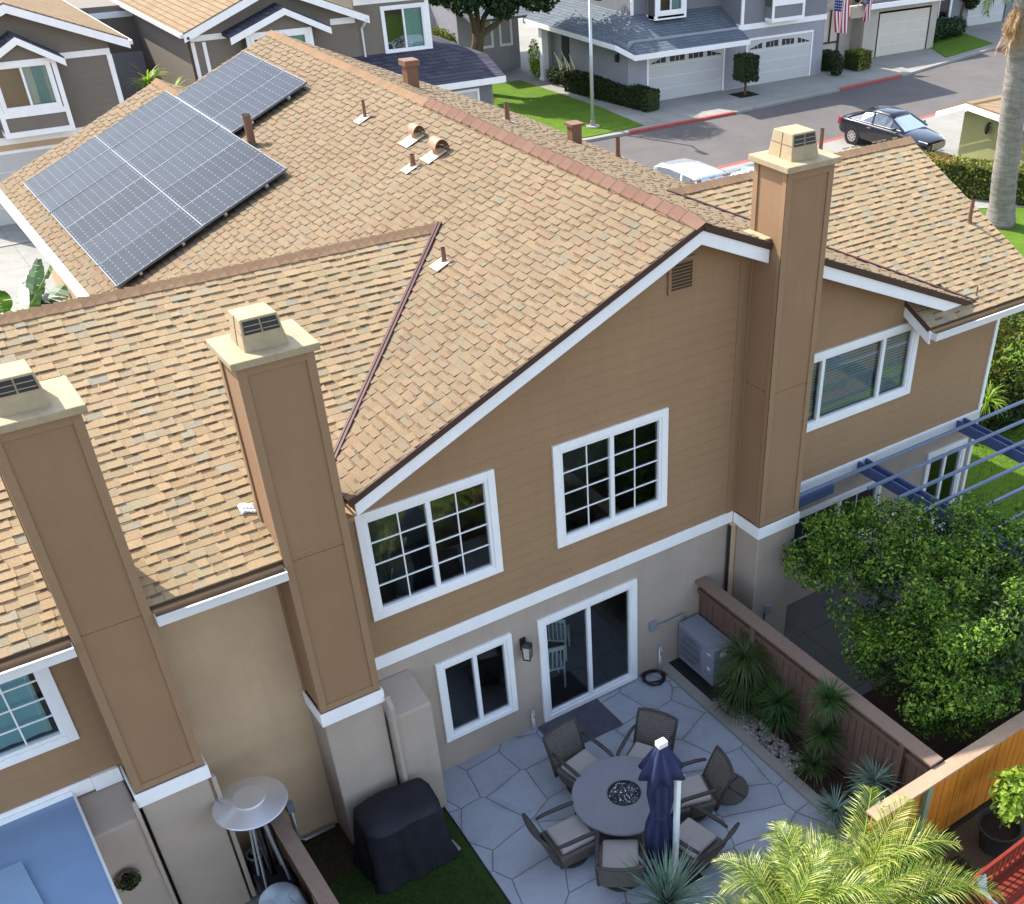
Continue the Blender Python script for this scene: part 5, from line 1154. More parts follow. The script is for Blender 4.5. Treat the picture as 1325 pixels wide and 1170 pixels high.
vbox(B, 'fascia_board', 'white', 6.3, 12.64, 29.06, 29.1, 2.58, 2.80); flat_wall(B, 'garage_wall', 29.5, 6.6, 12.25, 0, 2.75, [(7.2,11.55,0,2.3)], M['sid_grey']); q = MB(); q.quad((12.25,29.5,0),(12.25,38,0),(12.25,38,3.3),(12.25,29.5,2.75)); q.build('garage_wall', M['sid_grey'], B); garage_door(B, 7.2, 11.55, 29.54, 2.3, lights=False)
q = MB()
for i in range(5): q.box(11.72+i*.1,11.75+i*.1,29.48,29.5,0,2.6)
q.build('batten', M['sid_grey'], B)
# far cream building behind the tree
Cb = thing('far_building', 'cream building with small white windows behind the street tree', 'building', (14,50,0))
wall_box(Cb, 'wall', 'wall_cream', 9, 20.4, 48, 56, 0, 6); flat_wall(Cb, 'wall', 48, 9, 20.4, 0, 6, [(17.0,17.9,1.2,2.6)], M['wall_cream']); window(Cb, 16.9, 18.0, 1.1, 2.7, y=48, tw=.1, grid=(2,3)); slab(Cb, [(8.6,47.5,6),(20.9,47.5,6),(20.9,52,7.8),(8.6,52,7.8)], 'roof_tan')
for x in (14.6,15.3): vbox(Cb, 'corner_board', 'sid_brown', x, x+.35, 47.9, 47.99, 0, 6)
# blue grey house with two garages
D = thing('garage_house', 'blue grey house with two white garage doors and arched door windows', 'house', (26,36,0))
q = MB(); q.quad((20.85,40.0,0),(20.85,32.4,0),(20.85,32.4,2.6),(20.85,40.0,2.7)); q.build('side_wall', M['wall_bluegrey'], D)
flat_wall(D, 'garage_wall', 32.4, 20.85, 27.45, 0, 2.7, [(22.0,26.42,0,2.02)], M['wall_bluegrey']); garage_door(D, 22.0, 26.42, 32.43, 2.02)
flat_wall(D, 'garage_wall', 32.4, 27.45, 33.0, 0, 2.72, [(27.95,32.15,0,2.02)], M['wall_bluegrey']); garage_door(D, 27.95, 32.15, 32.43, 2.02)
slab(D, [(20.75,31.7,2.27),(27.42,31.7,2.27),(27.42,34,3.36),(22.2,34,3.42)], 'roof_blue'); slab(D, [(20.1,32.3,2.64),(20.75,31.701,2.27),(22.2,34.001,3.42),(22.2,40.2,3.5),(20.1,40.2,2.6)], 'roof_blue')
f = MB(); f.box(20.7,27.46,31.66,31.7,2.03,2.25); f.build('fascia_board', M['white'], D); f = MB(); f.prism([(20.06,32.28,2.42),(20.1,32.28,2.42),(20.1,32.28,2.62),(20.06,32.28,2.62)], (0,7.9,-.03)); f.prism([(20.66,31.66,2.05),(20.70,31.66,2.05),(20.70,31.66,2.26),(20.66,31.66,2.26)], (-.6,.62,.37)); f.build('fascia_board', M['white'], D)
q = MB(); q.quad((22.2,42,3.3),(22.2,34,3.3),(22.2,34,7.0),(22.2,42,7.0)); q.quad((22.2,34,3.2),(27.5,34,3.2),(27.5,34,7.0),(22.2,34,7.0)); q.build('upper_wall', M['sid_grey'], D)
q = MB(); q.quad((27.45,34,2.7),(27.45,32.4,2.7),(27.45,32.4,6.9),(27.45,34,6.9)); q.build('upper_wall', M['sid_grey'], D); q = MB(); q.quad((33,32.4,2.6),(33,40,2.6),(33,40,6.9),(33,32.4,6.9)); q.quad((33,32.4,0),(33,40,0),(33,40,2.6),(33,32.4,2.6)); q.build('upper_wall', M['sid_grey'], D)
siding(D, 'siding_wall', 32.4, 2.72, 6.9, lambda z: (27.45,33.0), [], M['sid_grey'], .2)
boxes(D, 'trim_band', 'white', [(27.3,33.05,32.35,32.4,2.52,2.76)]); boxes(D, 'corner_board', 'white', [(27.40,27.56,32.33,32.4,2.77,6.8), (22.12,22.26,33.93,34,3.4,6.9)]); boxes(D, 'trim_band', 'white', [(27.38,27.45,32.45,34.0,2.52,2.76)])
bay(D, 22.95, 24.75, 33.2, 34, 3.22, 5.2, (23.1,24.6,3.45,5.1), None, 0, 'sid_grey', 'roof_slate'); bay(D, 28.9, 31.0, 31.85, 32.4, 2.80, 5.5, (29.05,30.85,3.65,5.3), None, 0, 'sid_grey', 'roof_slate')
slab(D, [(21.8,33.5,6.95),(27.0,33.5,6.95),(27.0,38.5,8.4),(21.8,38.5,8.4)], 'roof_blue'); slab(D, [(27.0,31.9,6.9),(33.4,31.9,6.9),(33.4,37,8.6),(27.0,37,8.6)], 'roof_blue'); slab(D, [(27.0,37.001,8.6),(33.4,37.001,8.6),(33.4,42,6.9),(27.0,42,6.9)], 'roof_blue')
wl = thing('wall_lantern', 'black lantern on the side wall of the blue grey house', 'wall lamp', (20.8,33.1,1.9)); vbox(wl, 'lantern_body', 'black', 20.66, 20.8, 33.05, 33.2, 1.75, 2.05); vbox(wl, 'bracket', 'black', 20.8, 20.849, 33.1, 33.16, 1.9, 2.15)
pw_ = MB(); pw_.quad((17.4,42,0),(20.85,42,0),(20.85,42,2.9),(17.4,42,2.9)); pw_.quad((17.4,46,0),(17.4,42,0),(17.4,42,2.9),(17.4,46,2.9)); pw_.build('porch_wall', M['wall_bluegrey'], D); slab(D, [(17.2,40.2,2.72),(20.9,40.2,2.72),(20.9,46,4.2),(17.2,46,4.2)], 'roof_blue', name='porch_roof')
for x in (18.6,19.7): window(D, x, x+.75, 1.1, 2.4, y=42, tw=.07, mull=(), grid=(2,3), depth=.6)
vbox(D, 'porch_column', 'white', 20.25, 20.6, 38.8, 39.1, 0.1, 2.55, bevel=.02); vbox(D, 'column_base', 'white', 20.2, 20.65, 38.75, 39.15, 0, .099)
for x in (39.6,): q = MB(); q.box(20.80,20.849,37.3,37.9,1.0,2.2); q.build('window', M['black'], D)
# cream house with the flags
F = thing('garage_house', 'cream house with a plain cream garage door and two flags', 'house', (40,37,0))
flat_wall(F, 'garage_wall', 33.75, 37.0, 43.0, 0, 2.7, [(38.4,42.35,0,2.1)], M['wall_cream']); garage_door(F, 38.4, 42.35, 33.8, 2.1, 'garagecream', False); wall_box(F, 'wall', 'wall_cream', 37.0, 43.0, 33.75, 42, 0, 2.7)
slab(F, [(36.7,33.2,2.75),(43.3,33.2,2.75),(43.3,37.5,4.6),(36.7,37.5,4.6)], 'roof_slate'); vbox(F, 'fascia_board', 'white', 36.7, 43.3, 33.16, 33.2, 2.5, 2.74)
wall_box(F, 'upper_wall', 'sid_grey', 34, 43.0, 37.5, 44, 2.7, 6.2); q = MB(); q.quad((34,37.5,2.7),(43,37.5,2.7),(43,37.5,6.2),(34,37.5,6.2)); q.build('upper_wall', M['sid_grey'], F); slab(F, [(33.6,37,6.2),(43.4,37,6.2),(43.4,41,7.6),(33.6,41,7.6)], 'roof_slate')
flat_wall(F, 'entry_wall', 34.4, 33.0, 37.0, 0, 3.0, [], M['wall_cream']); q = MB(); q.box(35.9,37.2,33.5,33.75,2.1,2.7); q.box(36.95,37.25,33.45,33.74,0,2.1); q.build('arch_pier', M['wall_cream'], F, bevel=.04)
gt = thing('entry_gate', 'cream entry gate with dark frame bars under the striped flag', 'gate', (35.2,34.2,0)); q = MB(); q.box(34.6,35.9,34.30,34.36,0,2.4); q.build('gate_panel', M['garagecream'], gt)
q = MB(); q.box(34.55,34.65,34.22,34.29,0,2.5); q.box(35.85,35.95,34.22,34.29,0,2.5); q.box(34.65,35.85,34.22,34.29,.9,.98); q.box(35.2,35.26,34.22,34.29,.98,2.5); q.build('gate_frame', M['deck'], gt)
def flagmat():
    t = NT('striped_flag'); tc = t.node('ShaderNodeTexCoord'); sp = t.node('ShaderNodeSeparateXYZ'); t.link(tc.outputs['UV'], sp.inputs[0])
    red = t.math('LESS_THAN', t.math('FRACT', t.math('MULTIPLY', sp.outputs[0], 6.5)), .5); col = t.mix(red, (.78,.76,.74), (.42,.03,.05))
    can = t.math('MULTIPLY', t.math('GREATER_THAN', sp.outputs[1], .58), t.math('LESS_THAN', sp.outputs[0], .54)); col = t.mix(can, col, (.025,.035,.14))
    fxs = t.math('ABSOLUTE', t.math('SUBTRACT', t.math('FRACT', t.math('MULTIPLY', sp.outputs[0], 11)), .5)); fys = t.math('ABSOLUTE', t.math('SUBTRACT', t.math('FRACT', t.math('MULTIPLY', sp.outputs[1], 13)), .5))
    st_ = t.math('MULTIPLY', can, t.math('LESS_THAN', t.math('ADD', fxs, fys), .24)); col = t.mix(st_, col, (.75,.75,.75)); t.col(col); return t.set(.8, 0, .2)
M['flag'] = flagmat()
def flag(label, x, y, ztop, w, h, seed, pole):
    t = thing('flag', label, 'flag', (x,y,ztop), 'flags on the cream house'); nx, nz = 16, 20; me = bpy.data.meshes.new('cloth'); vs = []; uv = []; fs = []; r = random.Random(seed)
    for i in range(nx+1):
        for j in range(nz+1):
            u, v = i/nx, j/nz; k = 1-.25*v; vs.append(((u-.5)*w*k+.12*v*math.sin(seed), .10*math.sin(u*9+v*2+seed)*(0.4+v), -h*v-.12*(u if seed % 2 else 1-u))); uv.append((u, 1-v))
    for i in range(nx):
        for j in range(nz): a = i*(nz+1)+j; fs.append((a, a+1, a+nz+2, a+nz+1))
    me.from_pydata(vs, [], fs); l = me.uv_layers.new(name='UVMap')
    for p in me.polygons:
        for li in p.loop_indices: l.data[li].uv = uv[me.loops[li].vertex_index]
    me.materials.append(M['flag']); me.polygons.foreach_set('use_smooth', [True]*len(me.polygons)); o = bpy.data.objects.new('cloth', me); C.objects.link(o); o.parent = t; LOC[o] = LOC[t]
    q = MB(); q.tube([pole[0], pole[1]], .02, 6); q.build('pole', M['white'], t)
flag('american flag hanging over the cream entry gate', 33.85, 32.2, 3.55, 1.0, 1.65, 1, ((33.4,32.2,3.5),(34.3,34.3,2.6))); flag('pale american flag hanging in front of the cream garage door', 35.95, 32.3, 3.6, .62, 1.35, 4, ((35.7,32.3,3.6),(36.2,33.5,2.5)))
# dark grey house further right
G = thing('garage_house', 'dark grey house with a white garage door at the upper right', 'house', (49,41,0))
flat_wall(G, 'wall', 36.0, 43.6, 48.4, 0, 6, [(44.75,46.7,.85,2.4)], M['sid_grey']); window(G, 44.65, 46.8, .75, 2.5, y=36.0, tw=.1, depth=.8); wall_box(G, 'wall', 'sid_grey', 43.6, 48.4, 36, 44, 0, 6)
flat_wall(G, 'garage_wall', 37.0, 48.4, 54.5, 0, 6, [(48.9,53.1,0,2.1)], M['sid_grey']); garage_door(G, 48.9, 53.1, 37.05, 2.1, lights=False); q = MB(); q.quad((54.5,37,0),(54.5,44,0),(54.5,44,6),(54.5,37,6)); q.build('wall', M['sid_grey'], G)
slab(G, [(43.2,35.5,6),(54.9,35.5,6),(54.9,40,7.8),(43.2,40,7.8)], 'roof_slate'); q = MB(); q.tube([(43.5,35.9,5.9),(43.5,35.9,.2),(43.2,35.6,.05)], .05, 6); q.build('downspout', M['white'], G)
# olive garage near right
O_ = thing('olive_garage', 'small olive stucco garage with a white gable and wall lantern', 'garage', (28,16.8,0))
q = MB(); q.poly([(26.2,14.2,0),(26.2,17.4,0),(26.2,17.4,1.95),(26.2,17.05,2.35),(26.2,14.2,2.15)][::-1]); q.quad((26.2,17.4,0),(32,17.4,0),(32,17.4,2.0),(26.2,17.4,2.0)); q.quad((32,14.2,0),(26.2,14.2,0),(26.2,14.2,2),(32,14.2,2)); q.quad((32,17.4,0),(32,14.2,0),(32,14.2,2.1),(32,17.4,2.1)); q.build('wall', M['wall_olive'], O_)
slab(O_, [(25.75,18.4,1.95),(25.75,17.05,2.5),(33,17.05,2.5),(33,18.4,1.95)], 'roof_tan', .08); slab(O_, [(25.75,17.049,2.5),(25.75,13.0,2.28),(33,13.0,2.28),(33,17.049,2.5)], 'roof_tan', .08)
for a, b in (((25.73,18.4,1.95),(25.73,17.05,2.5)), ((25.73,17.05,2.5),(25.73,13.0,2.28))): q = MB(); q.prism([Vector(a)-Vector((0,0,.27)), Vector(b)-Vector((0,0,.27)), Vector(b)-Vector((0,0,.06)), Vector(a)-Vector((0,0,.06))], (-.03,0,0)); q.build('rake_board', M['white'], O_)
wl = thing('wall_lantern', 'dark lantern on the olive garage wall beside the palm trunk', 'wall lamp', (26.1,16.1,1.7)); q = MB(); q.lathe((26.05,16.1,0), [(.05,1.5),(.09,1.62),(.09,1.78),(.02,1.9)], 8); q.build('lantern_body', M['black'], wl); vbox(wl, 'bracket', 'black', 26.06, 26.198, 16.08, 16.12, 1.84, 1.9)
# ================================================================== STREET THINGS
lp = thing('street_lamp', 'slim grey street lamp pole on the front lawn', 'street lamp', (17.4,30.2,0)); q = MB(); q.lathe((17.4,30.2,0), [(.30,0),(.30,.08),(.1,.1),(.1,.3),(.075,.32)], 16); q.build('base', M['curb'], lp)
q = MB(); q.tube([(17.4,30.2,.1),(17.4,30.2,5.0)], [.085,.06], 10); q.build('pole', M['steel'], lp, smooth=True); q = MB(); q.tube([(17.4,30.2,4.95),(17.2,29.7,5.1),(17.1,29.5,5.1)], .04, 8); q.build('arm', M['steel'], lp); q = MB(); q.box(16.95,17.2,28.95,29.6,5.04,5.16); q.build('lamp_head', M['black'], lp, bevel=.03)
# trees and shrubs across the street
rng = random.Random(71)
tt = plant('street_tree', 'dark dense street tree with a thick trunk on the front lawn', 'tree', (16.2,38.4,0)); bl = [(17.6,38,5.0,2.0,2.0,1.5),(16.0,38,5.4,1.9,1.9,1.5),(19.0,38.2,5.2,1.6,1.7,1.3),(17.2,37,6.4,2.2,2.0,1.5),(15.4,37.4,4.3,1.0,1.1,.8),(18.6,37.0,4.4,1.5,1.2,.8),(16.6,39.4,6.6,2.2,2,1.5),(14.6,38.6,4.6,.9,1.0,.8),(16.4,38,8.6,2.6,2.4,1.6),(18.8,38,7.6,1.8,1.8,1.3),(16.2,37.6,10.4,1.9,1.9,1.5),(19.3,37.3,3.9,.9,.9,.6),(17.0,36.8,3.9,.9,.8,.6)]
m = MB(); leafcloud(m, bl, 26000, .26, rng, shell=.5); m.build('crown', M['leaf_dark'], tt)['kind'] = 'stuff'; m = MB(); limb(m, (16.1,38.4,0), (16.5,38.2,2.6), .34, .26, rng, sides=10)
for e in ((15.4,37.6,4.6),(17.6,38,4.8),(18.8,37.6,3.9),(16.6,38.6,5.6)): limb(m, (16.5,38.2,2.4), e, .16, .05, rng)
m.build('trunk', M['bark'], tt)
shrub('lit_shrub', 'bright green shrub behind the dark garage roof', 'shrub', [(14.4,39,2.3,.9,.8,.7),(15.2,39.5,2.0,.8,.8,.7),(13.6,39,2.4,.7,.7,.6)], 2600, .17, 'leaf_olive', seed=8)
def hedge(name, label, pts, w, z0, z1, mat, n, size, seed, cat='hedge'):
    r = random.Random(seed); t = plant(name, label, cat, (*pts[0],0)); m = MB(); P = [Vector((*p,0)) for p in pts]
    segs = [(a, b, (b-a).length) for a, b in zip(P, P[1:])]; tot = sum(s[2] for s in segs)
    for _ in range(n):
        a, b, L = r.choices(segs, [s[2] for s in segs])[0]; d = (b-a)/L; nn = Vector((-d.y, d.x, 0)); u = r.random(); side = r.choice(['top','l','r','top','e']); 
        if side == 'top': off, z, nr = r.uniform(-1,1)*w/2, z1+r.gauss(0,.03), Vector((0,0,1))
        elif side == 'e': u = r.choice([0.0,1.0]); off, z, nr = r.uniform(-1,1)*w/2, r.uniform(z0,z1), d*(1 if u else -1)
        else: sg = 1 if side == 'l' else -1; off, z, nr = sg*w/2+r.gauss(0,.03), r.uniform(z0,z1), nn*sg
        p = a+d*L*u+nn*off+Vector((0,0,z))-nr*abs(r.gauss(0,.05)); nrm = (nr+Vector((r.gauss(0,.6), r.gauss(0,.6), r.gauss(0,.6)))).normalized(); tq = nrm.orthogonal().normalized(); tq.rotate(Matrix.Rotation(r.random()*6.28, 3, nrm)); s2 = nrm.cross(tq); l = size*r.uniform(.7,1.3); m.add([p-tq*l/2, p+s2*l*.3, p+tq*l/2, p-s2*l*.3], [(0,1,2,3)])
    m.build('foliage', M[mat], t)['kind'] = 'stuff'; c = MB()
    for a, b, L in segs: c.beam(Vector((a.x,a.y,(z0+z1)/2)), Vector((b.x,b.y,(z0+z1)/2)), w*.86, (z1-z0)*.9)
    c.build('twig_mass', M['leaf_hedge'], t); return t
hedge('clipped_hedge', 'clipped dark hedge along the blue grey side wall', [(20.3,36.4),(21.25,31.0)], .85, .02, .85, 'leaf_hedge', 9000, .11, 3)
hedge('box_shrub', 'square clipped shrub by the flag gate, sunlit on top', [(34.9,32.15),(36.0,32.3)], 1.0, .02, .85, 'leaf_olive', 2600, .11, 4, 'shrub')
hedge('box_shrub', 'dark clipped shrub between blue grey house and flag gate', [(33.5,32.9),(34.6,33.3)], .8, .02, .8, 'leaf_hedge', 2200, .11, 5, 'shrub')
shrub('corner_shrub', 'small round shrub at the corner of the second garage door', 'shrub', [(33.45,31.75,.5,.42,.4,.55)], 1200, .1, 'leaf_hedge', ((33.45,31.75,0),(33.45,31.75,.4),.05), seed=9)
tp = hedge('topiary_tree', 'clipped box shaped topiary tree between the two garage doors', [(26.35,31.1),(27.25,31.1)], .85, .62, 1.72, 'leaf_hedge', 4200, .10, 6, 'topiary'); m = MB(); m.tube([(26.8,31.1,0),(26.82,31.1,.65)], .06, 8); m.build('trunk', M['bark'], tp); m = MB(); m.prism([(26.2,30.7,.0),(27.4,30.7,.0),(27.4,31.6,.0),(26.2,31.6,.0)], (0,0,.012)); m.build('soil', M['soil'], tp)
hedge('privet_hedge', 'long olive green hedge with rusty tips in front of the olive garage', [(22.6,17.0),(23.0,15.8),(24.4,13.6),(26.4,10.0),(28,7)], 1.15, .02, 1.15, 'leaf_olive', 12000, .13, 7)
m = MB(); leafcloud(m, [(22.7,16.8,1.12,.5,.7,.16),(23.2,15.6,1.12,.5,.7,.12)], 900, .11, rng, shell=.1, up=.8); t_ = plant('rusty_shoots', 'rust coloured new shoots on the near end of the olive hedge', 'shoots', (22.7,16.8,1.1)); m.build('foliage', M['leaf_rust'], t_)['kind'] = 'stuff'
shrub('young_tree', 'slender young tree beside the grey house garage door', 'tree', [(48.0,35.9,2.6,.9,.8,1.0),(48.3,35.8,1.7,.5,.5,.5)], 1500, .2, 'leaf_hedge', ((47.6,36.0,0),(47.9,35.9,1.9),.07), seed=10)
shrub('dark_shrub', 'dark shrub mass below the grey house window', 'shrub', [(44.0,34.9,.6,.8,.7,.6),(45.3,35.1,.6,.9,.7,.6),(46.6,35.3,.55,.8,.6,.55)], 3200, .16, 'leaf_dark', seed=11)
shrub('entry_shrub', 'narrow yellow green shrub beside the white porch column', 'shrub', [(20.45,39.9,.9,.3,.35,.8),(20.4,39.7,.4,.3,.3,.4)], 800, .13, 'leaf_lime', seed=12)
shrub('wall_shrub', 'sparse shrub with pale flower stalks against the blue grey wall', 'shrub', [(20.35,37.8,.4,.35,.7,.4),(20.4,36.9,.5,.3,.5,.5)], 900, .13, 'leaf_hedge', seed=13)
t_ = plant('flower_stalks', 'tall pale flower stalks beside the blue grey wall', 'plant', (20.5,36.3,0)); m = MB(); rng = random.Random(3)
for i in range(6): x, y = 20.5+rng.uniform(-.1,.2), 36.4+rng.uniform(-1,1); m.tube([(x,y,.1),(x-.1,y+.1,1.0),(x-.25,y+.3,1.3+rng.random()*.4)], [.02,.03,.012], 5)
m.build('stalk', M['flower'], t_)
for i, (x, y, z, l) in enumerate([(.5,33.5,.7,'upper leafy palm like plant in the gap between the brown houses'), (.9,32.2,.3,'lower leafy palm like plant in the gap between the brown houses')]): tuft('gap_plant', l, 'plant', (x,y,3.2 if i == 0 else 2.9), 60, 1.0, .09, 'leaf_lime', 30+i, (-.2,1.2), .6)
pm = plant('palm_tree', 'tall palm with a thick grey ringed trunk at the right edge', 'palm tree', (22.1,11.8,0)); m = MB(); P0, P1 = Vector((22.05,11.8,0)), Vector((21.05,11.8,7.4)); n = 40
m.tube([P0.lerp(P1, i/n)+Vector((.02*math.sin(i*.5),0,0)) for i in range(n+1)], [(.44-.10*i/n)+(.012 if i % 2 else 0)+(.10*max(0, 1-i/4)) for i in range(n+1)], 20); m.build('trunk', M['palmbark'], pm, smooth=True)
m = MB(); rng = random.Random(19)
for i in range(26): frond(m, (P1.x+rng.uniform(-.1,.1), P1.y+rng.uniform(-.1,.1), 6.4+rng.random()*.9), rng.random()*6.283, rng.uniform(-1.2,-.5), rng.uniform(.8,1.2), rng, droop=.5, pairs=16, ll=.3, lw=.04)
m.build('dry_frond', M['leaf_dry'], pm)['kind'] = 'stuff'; m = MB(); st = MB()
for i in range(22): frond(m, (P1.x, P1.y, 7.5), i*.7, rng.uniform(.0,1.3), 2.2, rng, droop=1.2, pairs=24, ll=.6, lw=.05, stem=st)
m.build('green_frond', M['leaf_big'], pm)['kind'] = 'stuff'; st.build('stem', M['leaf_dry'], pm)

# ================================================================== CARS
def car(name, label, loc, rz, paint_, L=4.6, W=1.82, H=1.42, coupe=True, boxy=False):
    """heading +x locally; body lofted from cross-sections"""
    t = thing(name, label, 'car', (0,0,0)); hl = L/2
    # station: x, half width, sill z, belt z (shoulder), deck z (centre height of lower body)
    if not boxy: st = [(-hl,.62,.42,.80,.84),(-hl+.12,.80,.30,.92,.98),(-hl+.5,.89,.24,.97,1.03),(-1.0,W/2,.22,.96,1.0),(0,W/2,.21,.93,.96),(.75,W/2,.21,.92,.96),(1.3,.89,.23,.86,.95),(hl-.35,.84,.25,.74,.84),(hl-.08,.72,.30,.66,.74),(hl,.56,.36,.60,.66)]
    else: st = [(-hl,.80,.40,.95,.98),(-hl+.1,.88,.34,1.02,1.04),(-1.2,W/2,.30,1.05,1.08),(0,W/2,.30,1.03,1.06),(.85,W/2,.30,1.02,1.07),(1.3,.90,.30,1.0,1.06),(hl-.3,.86,.32,.94,1.0),(hl-.06,.76,.36,.86,.92),(hl,.66,.4,.78,.84)]
    b = MB(); n = 12
    def sec(x, w, s, be, dk):
        mid = (s+be)/2; return [(x,-w*.90,s),(x,-w,s+.12),(x,-w*1.0,mid),(x,-w*.985,be-.05),(x,-w*.93,be),(x,-w*.5,dk-.005),(x,w*.5,dk-.005),(x,w*.93,be),(x,w*.985,be-.05),(x,w,mid),(x,w,s+.12),(x,w*.90,s)]
    for q in st: b.v.extend(sec(*q))
    for i in range(len(st)-1):
        for k in range(n): k2 = (k+1) % n; b.f.append((i*n+k, i*n+k2, (i+1)*n+k2, (i+1)*n+k))
    b.f.append(tuple(range(n-1, -1, -1))[::-1]); b.f.append(tuple((len(st)-1)*n+k for k in range(n)))
    o = b.build('body', M[paint_], t, smooth=True); m = o.modifiers.new('sub', 'SUBSURF'); m.levels = 1; m.render_levels = 2
    # greenhouse
    if not boxy: gs = [(-1.75,.62,.99),(-1.05,.60,1.34),(-.35,.60,H),(.15,.60,H-.02),(.45,.62,H-.10),(1.15,.70,.95)]
    else: gs = [(-hl+.12,.78,1.05),(-hl+.35,.70,H-.1),(-1.2,.68,H),(0,.68,H),(.3,.69,H-.06),(.95,.76,1.06)]
    base = .97 if not boxy else 1.05; g = MB()
    for x, w, z in gs:
        wb = W/2*.86; zb = min(base, z-.001)
        g.v.extend([(x,-wb,zb),(x,-w,z-.06 if z-.06 > zb else zb),(x,-w*.7,z),(x,w*.7,z),(x,w,z-.06 if z-.06 > zb else zb),(x,wb,zb)])
    for i in range(len(gs)-1):
        for k in range(5): g.f.append((i*6+k, i*6+k+1, (i+1)*6+k+1, (i+1)*6+k))
    g.build('glasshouse', M['carglass'], t, smooth=False)
    r = MB(); rs = gs[1:5] if not boxy else gs[1:5]
    for x, w, z in rs: r.v.extend([(x,-w-.012,z-.055),(x,-w*.7,z+.014),(x,w*.7,z+.014),(x,w+.012,z-.055)])
    for i in range(len(rs)-1):
        for k in range(3): r.f.append((i*4+k, i*4+k+1, (i+1)*4+k+1, (i+1)*4+k))
    ro_ = r.build('roof', M[paint_], t, smooth=True); ro_.modifiers.new('s', 'SOLIDIFY').thickness = .03
    for sg in (-1, 1):
        p = MB(); wb = W/2*.86+.01; x0, w0, z0 = gs[-1]; x1, w1, z1 = rs[-1]; p.beam((x0,sg*wb,base+.0), (x1,sg*(w1+.012),z1-.05), .06, .05)
        p.build('pillar', M[paint_], t); p = MB(); x0, w0, z0 = gs[0]; x1, w1, z1 = rs[0]; p.beam((x0,sg*wb*.95,base+.0), (x1,sg*(w1+.012),z1-.05), .10, .05); p.build('pillar', M[paint_], t); p = MB(); p.beam((-.45,sg*wb,base), (-.5,sg*.615 if not boxy else sg*.69,H-.07), .07, .04); p.build('pillar', M[paint_], t)
    for sg in (-1, 1): c = MB(); c.beam((gs[0][0]+.1,sg*(W/2*.93),base+.01), (gs[-1][0]-.1,sg*(W/2*.93),base-.01), .015, .02); c.build('chrome_trim', M['chrome'], t)
    for x in (-hl+.95, hl-.92):
        for sg in (-1, 1):
            y = sg*(W/2-.10); wh = MB(); wh.lathe((0,0,0), [(.20,-.11),(.31,-.11),(.335,-.07),(.335,.07),(.31,.11),(.20,.11)], 28); wh.xform(Matrix.Translation((x,y,.335)) @ Matrix.Rotation(R(90), 4, 'X')); w_ = wh.build('wheel', M['tyre'], t, smooth=False)
            rm = MB(); rm.lathe((0,0,0), [(.21,-.09),(.215,.115),(.19,.115),(.18,.09)], 24)
            for k in range(10): a = k*.628; rm.beam((.03*math.cos(a),.03*math.sin(a),.10), (.20*math.cos(a),.20*math.sin(a),.108), .045, .02)
            rm.xform(Matrix.Translation((x,y,.335)) @ Matrix.Rotation(R(-90 if sg > 0 else 90), 4, 'X')); rm.build('rim', M['rim'], w_)
            ar = MB(); ar.lathe((0,0,0), [(.375,-.02),(.375,.02),(.34,.02)], 28); ar.xform(Matrix.Translation((x,sg*(W/2-.012),.335)) @ Matrix.Rotation(R(90), 4, 'X')); ar.build('wheel_arch', M['black'], t)
    for sg in (-1, 1):
        h = MB(); h.obox((hl-.27,sg*.62,.68), (1,sg*-.5,-.2), (.5*sg,1,0), (0,0,1), .19, .07, .045); h.build('headlight', M['headlamp'], t, bevel=.02)
        h = MB(); h.obox((-hl+.12,sg*.70,.78), (1,0,0), (0,1,0), (.15,0,1), .08, .08, .14); h.build('tail_light', M['redlamp'], t, bevel=.02)
        h = MB(); h.obox((.80,sg*(W/2+.07),1.0), (1,0,0), (0,1,0), (0,0,1), .06, .10, .06); h.build('wing_mirror', M[paint_], t, bevel=.02)
    gr_ = MB(); gr_.obox((hl-.02,0,.52), (1,0,.12), (0,1,0), (0,0,1), .03, .40, .13); gq = gr_.build('grille', M['black'], t, bevel=.01); gr_ = MB()
    for k in range(5): gr_.box(hl+.005,hl+.02,-.38,.38,.42+k*.05,.432+k*.05)
    gr_.build('grille_bar', M['chrome'], gq)
    for s in (-1,): d_ = MB(); d_.box(-.62,-.44,-W/2-.012,-W/2+.005,.80,.83); d_.build('door_handle', M['chrome'], t)
    t.location = loc; t.rotation_euler = (0, 0, R(rz)); return t
car('parked_car', 'black two door car parked on the driveway beyond the right roof', (25.95,20.75,0), -84, 'car_black')
car('parked_car', 'white car roof showing above the ridge next to the right chimney', (13.55,17.55,0), -92, 'car_white', 4.7, 1.86, 1.72, boxy=True)
car('parked_car', 'pale blue car half hidden behind the ridge beside the white car', (16.35,17.4,0), -90, 'car_blue', 4.5, 1.8, 1.45)

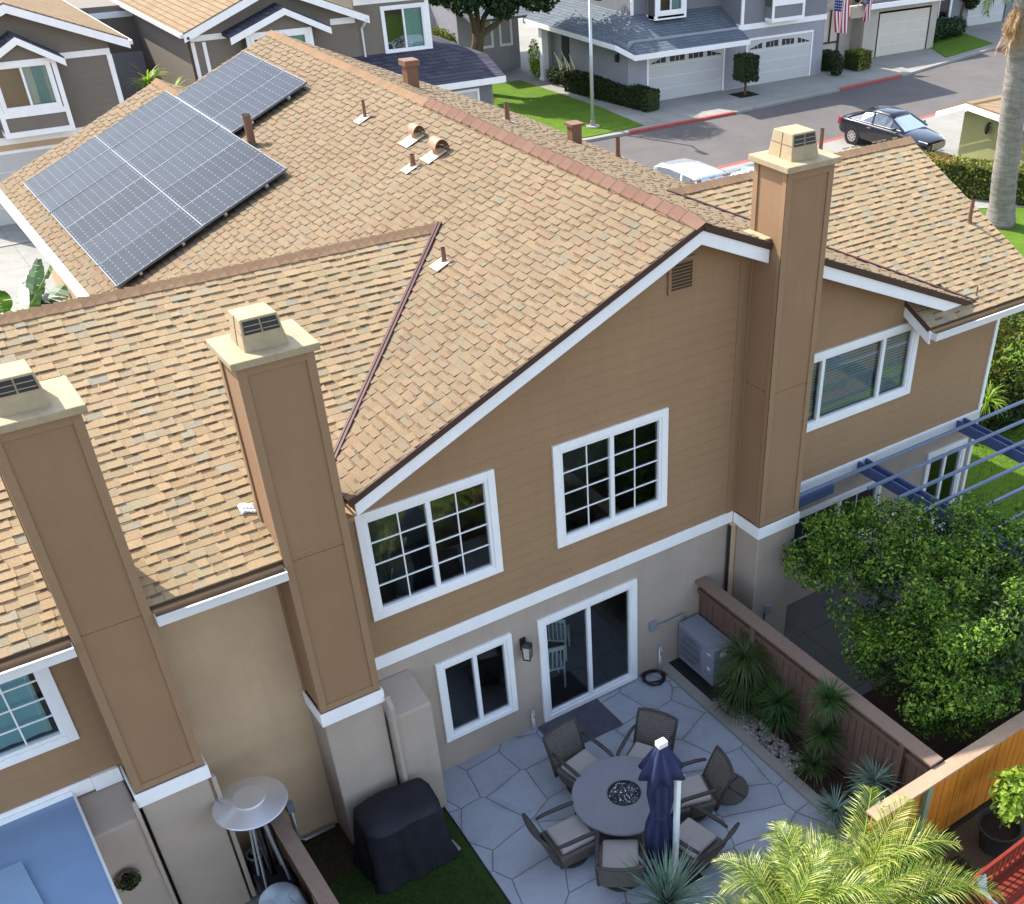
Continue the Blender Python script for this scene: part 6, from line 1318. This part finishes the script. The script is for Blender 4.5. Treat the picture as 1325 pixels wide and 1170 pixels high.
# ================================================================== CAMERA, LIGHT, WORLD
cam = bpy.data.cameras.new('camera'); co = bpy.data.objects.new('camera', cam); C.objects.link(co)
ya, pi_, ro = R(37.50265113), R(-37.70005563), R(1.01059586)
fwd = Vector((math.sin(ya)*math.cos(pi_), math.cos(ya)*math.cos(pi_), math.sin(pi_))); rt = Vector((math.cos(ya), -math.sin(ya), 0)); up = rt.cross(fwd)
r2 = rt*math.cos(ro)+up*math.sin(ro); u2 = -rt*math.sin(ro)+up*math.cos(ro)
co.matrix_world = Matrix.Translation((-10.10456,-11.33352,12.43313)) @ Matrix((r2, u2, -fwd)).transposed().to_4x4()
cam.sensor_fit = 'HORIZONTAL'; cam.sensor_width = 36; cam.lens = 1398.8086/1325*36
cam.shift_x = (662.5-859.60704)/1325; cam.shift_y = (779.51009-585)/1325
cam.clip_start = .1; cam.clip_end = 2000
sc = bpy.context.scene; sc.camera = co
sd_ = Vector((-.40,.86,1.0)).normalized()
sun = bpy.data.lights.new('sun', 'SUN'); sun.energy = 2.6; sun.angle = R(.53); sun.color = (1,.95,.87)
so = bpy.data.objects.new('sun', sun); C.objects.link(so); so.rotation_euler = (-sd_).to_track_quat('-Z', 'Y').to_euler()
w = bpy.data.worlds.new('World'); sc.world = w; w.use_nodes = True; nt = w.node_tree
bg = nt.nodes['Background']; sky = nt.nodes.new('ShaderNodeTexSky'); sky.sky_type = 'NISHITA'; sky.sun_disc = False
sky.sun_elevation = math.asin(sd_.z); sky.sun_rotation = math.atan2(sd_.x, sd_.y); sky.air_density = 1; sky.dust_density = 1.2; sky.ozone_density = 1
hs_ = nt.nodes.new('ShaderNodeHueSaturation'); hs_.inputs['Saturation'].default_value = .75; nt.links.new(sky.outputs[0], hs_.inputs['Color']); nt.links.new(hs_.outputs[0], bg.inputs[0]); bg.inputs[1].default_value = .135
sc.view_settings.view_transform = 'Standard'; sc.view_settings.look = 'None'; sc.view_settings.exposure = 1.75; sc.view_settings.gamma = 1
sc.cycles.max_bounces = 6; sc.cycles.transparent_max_bounces = 12
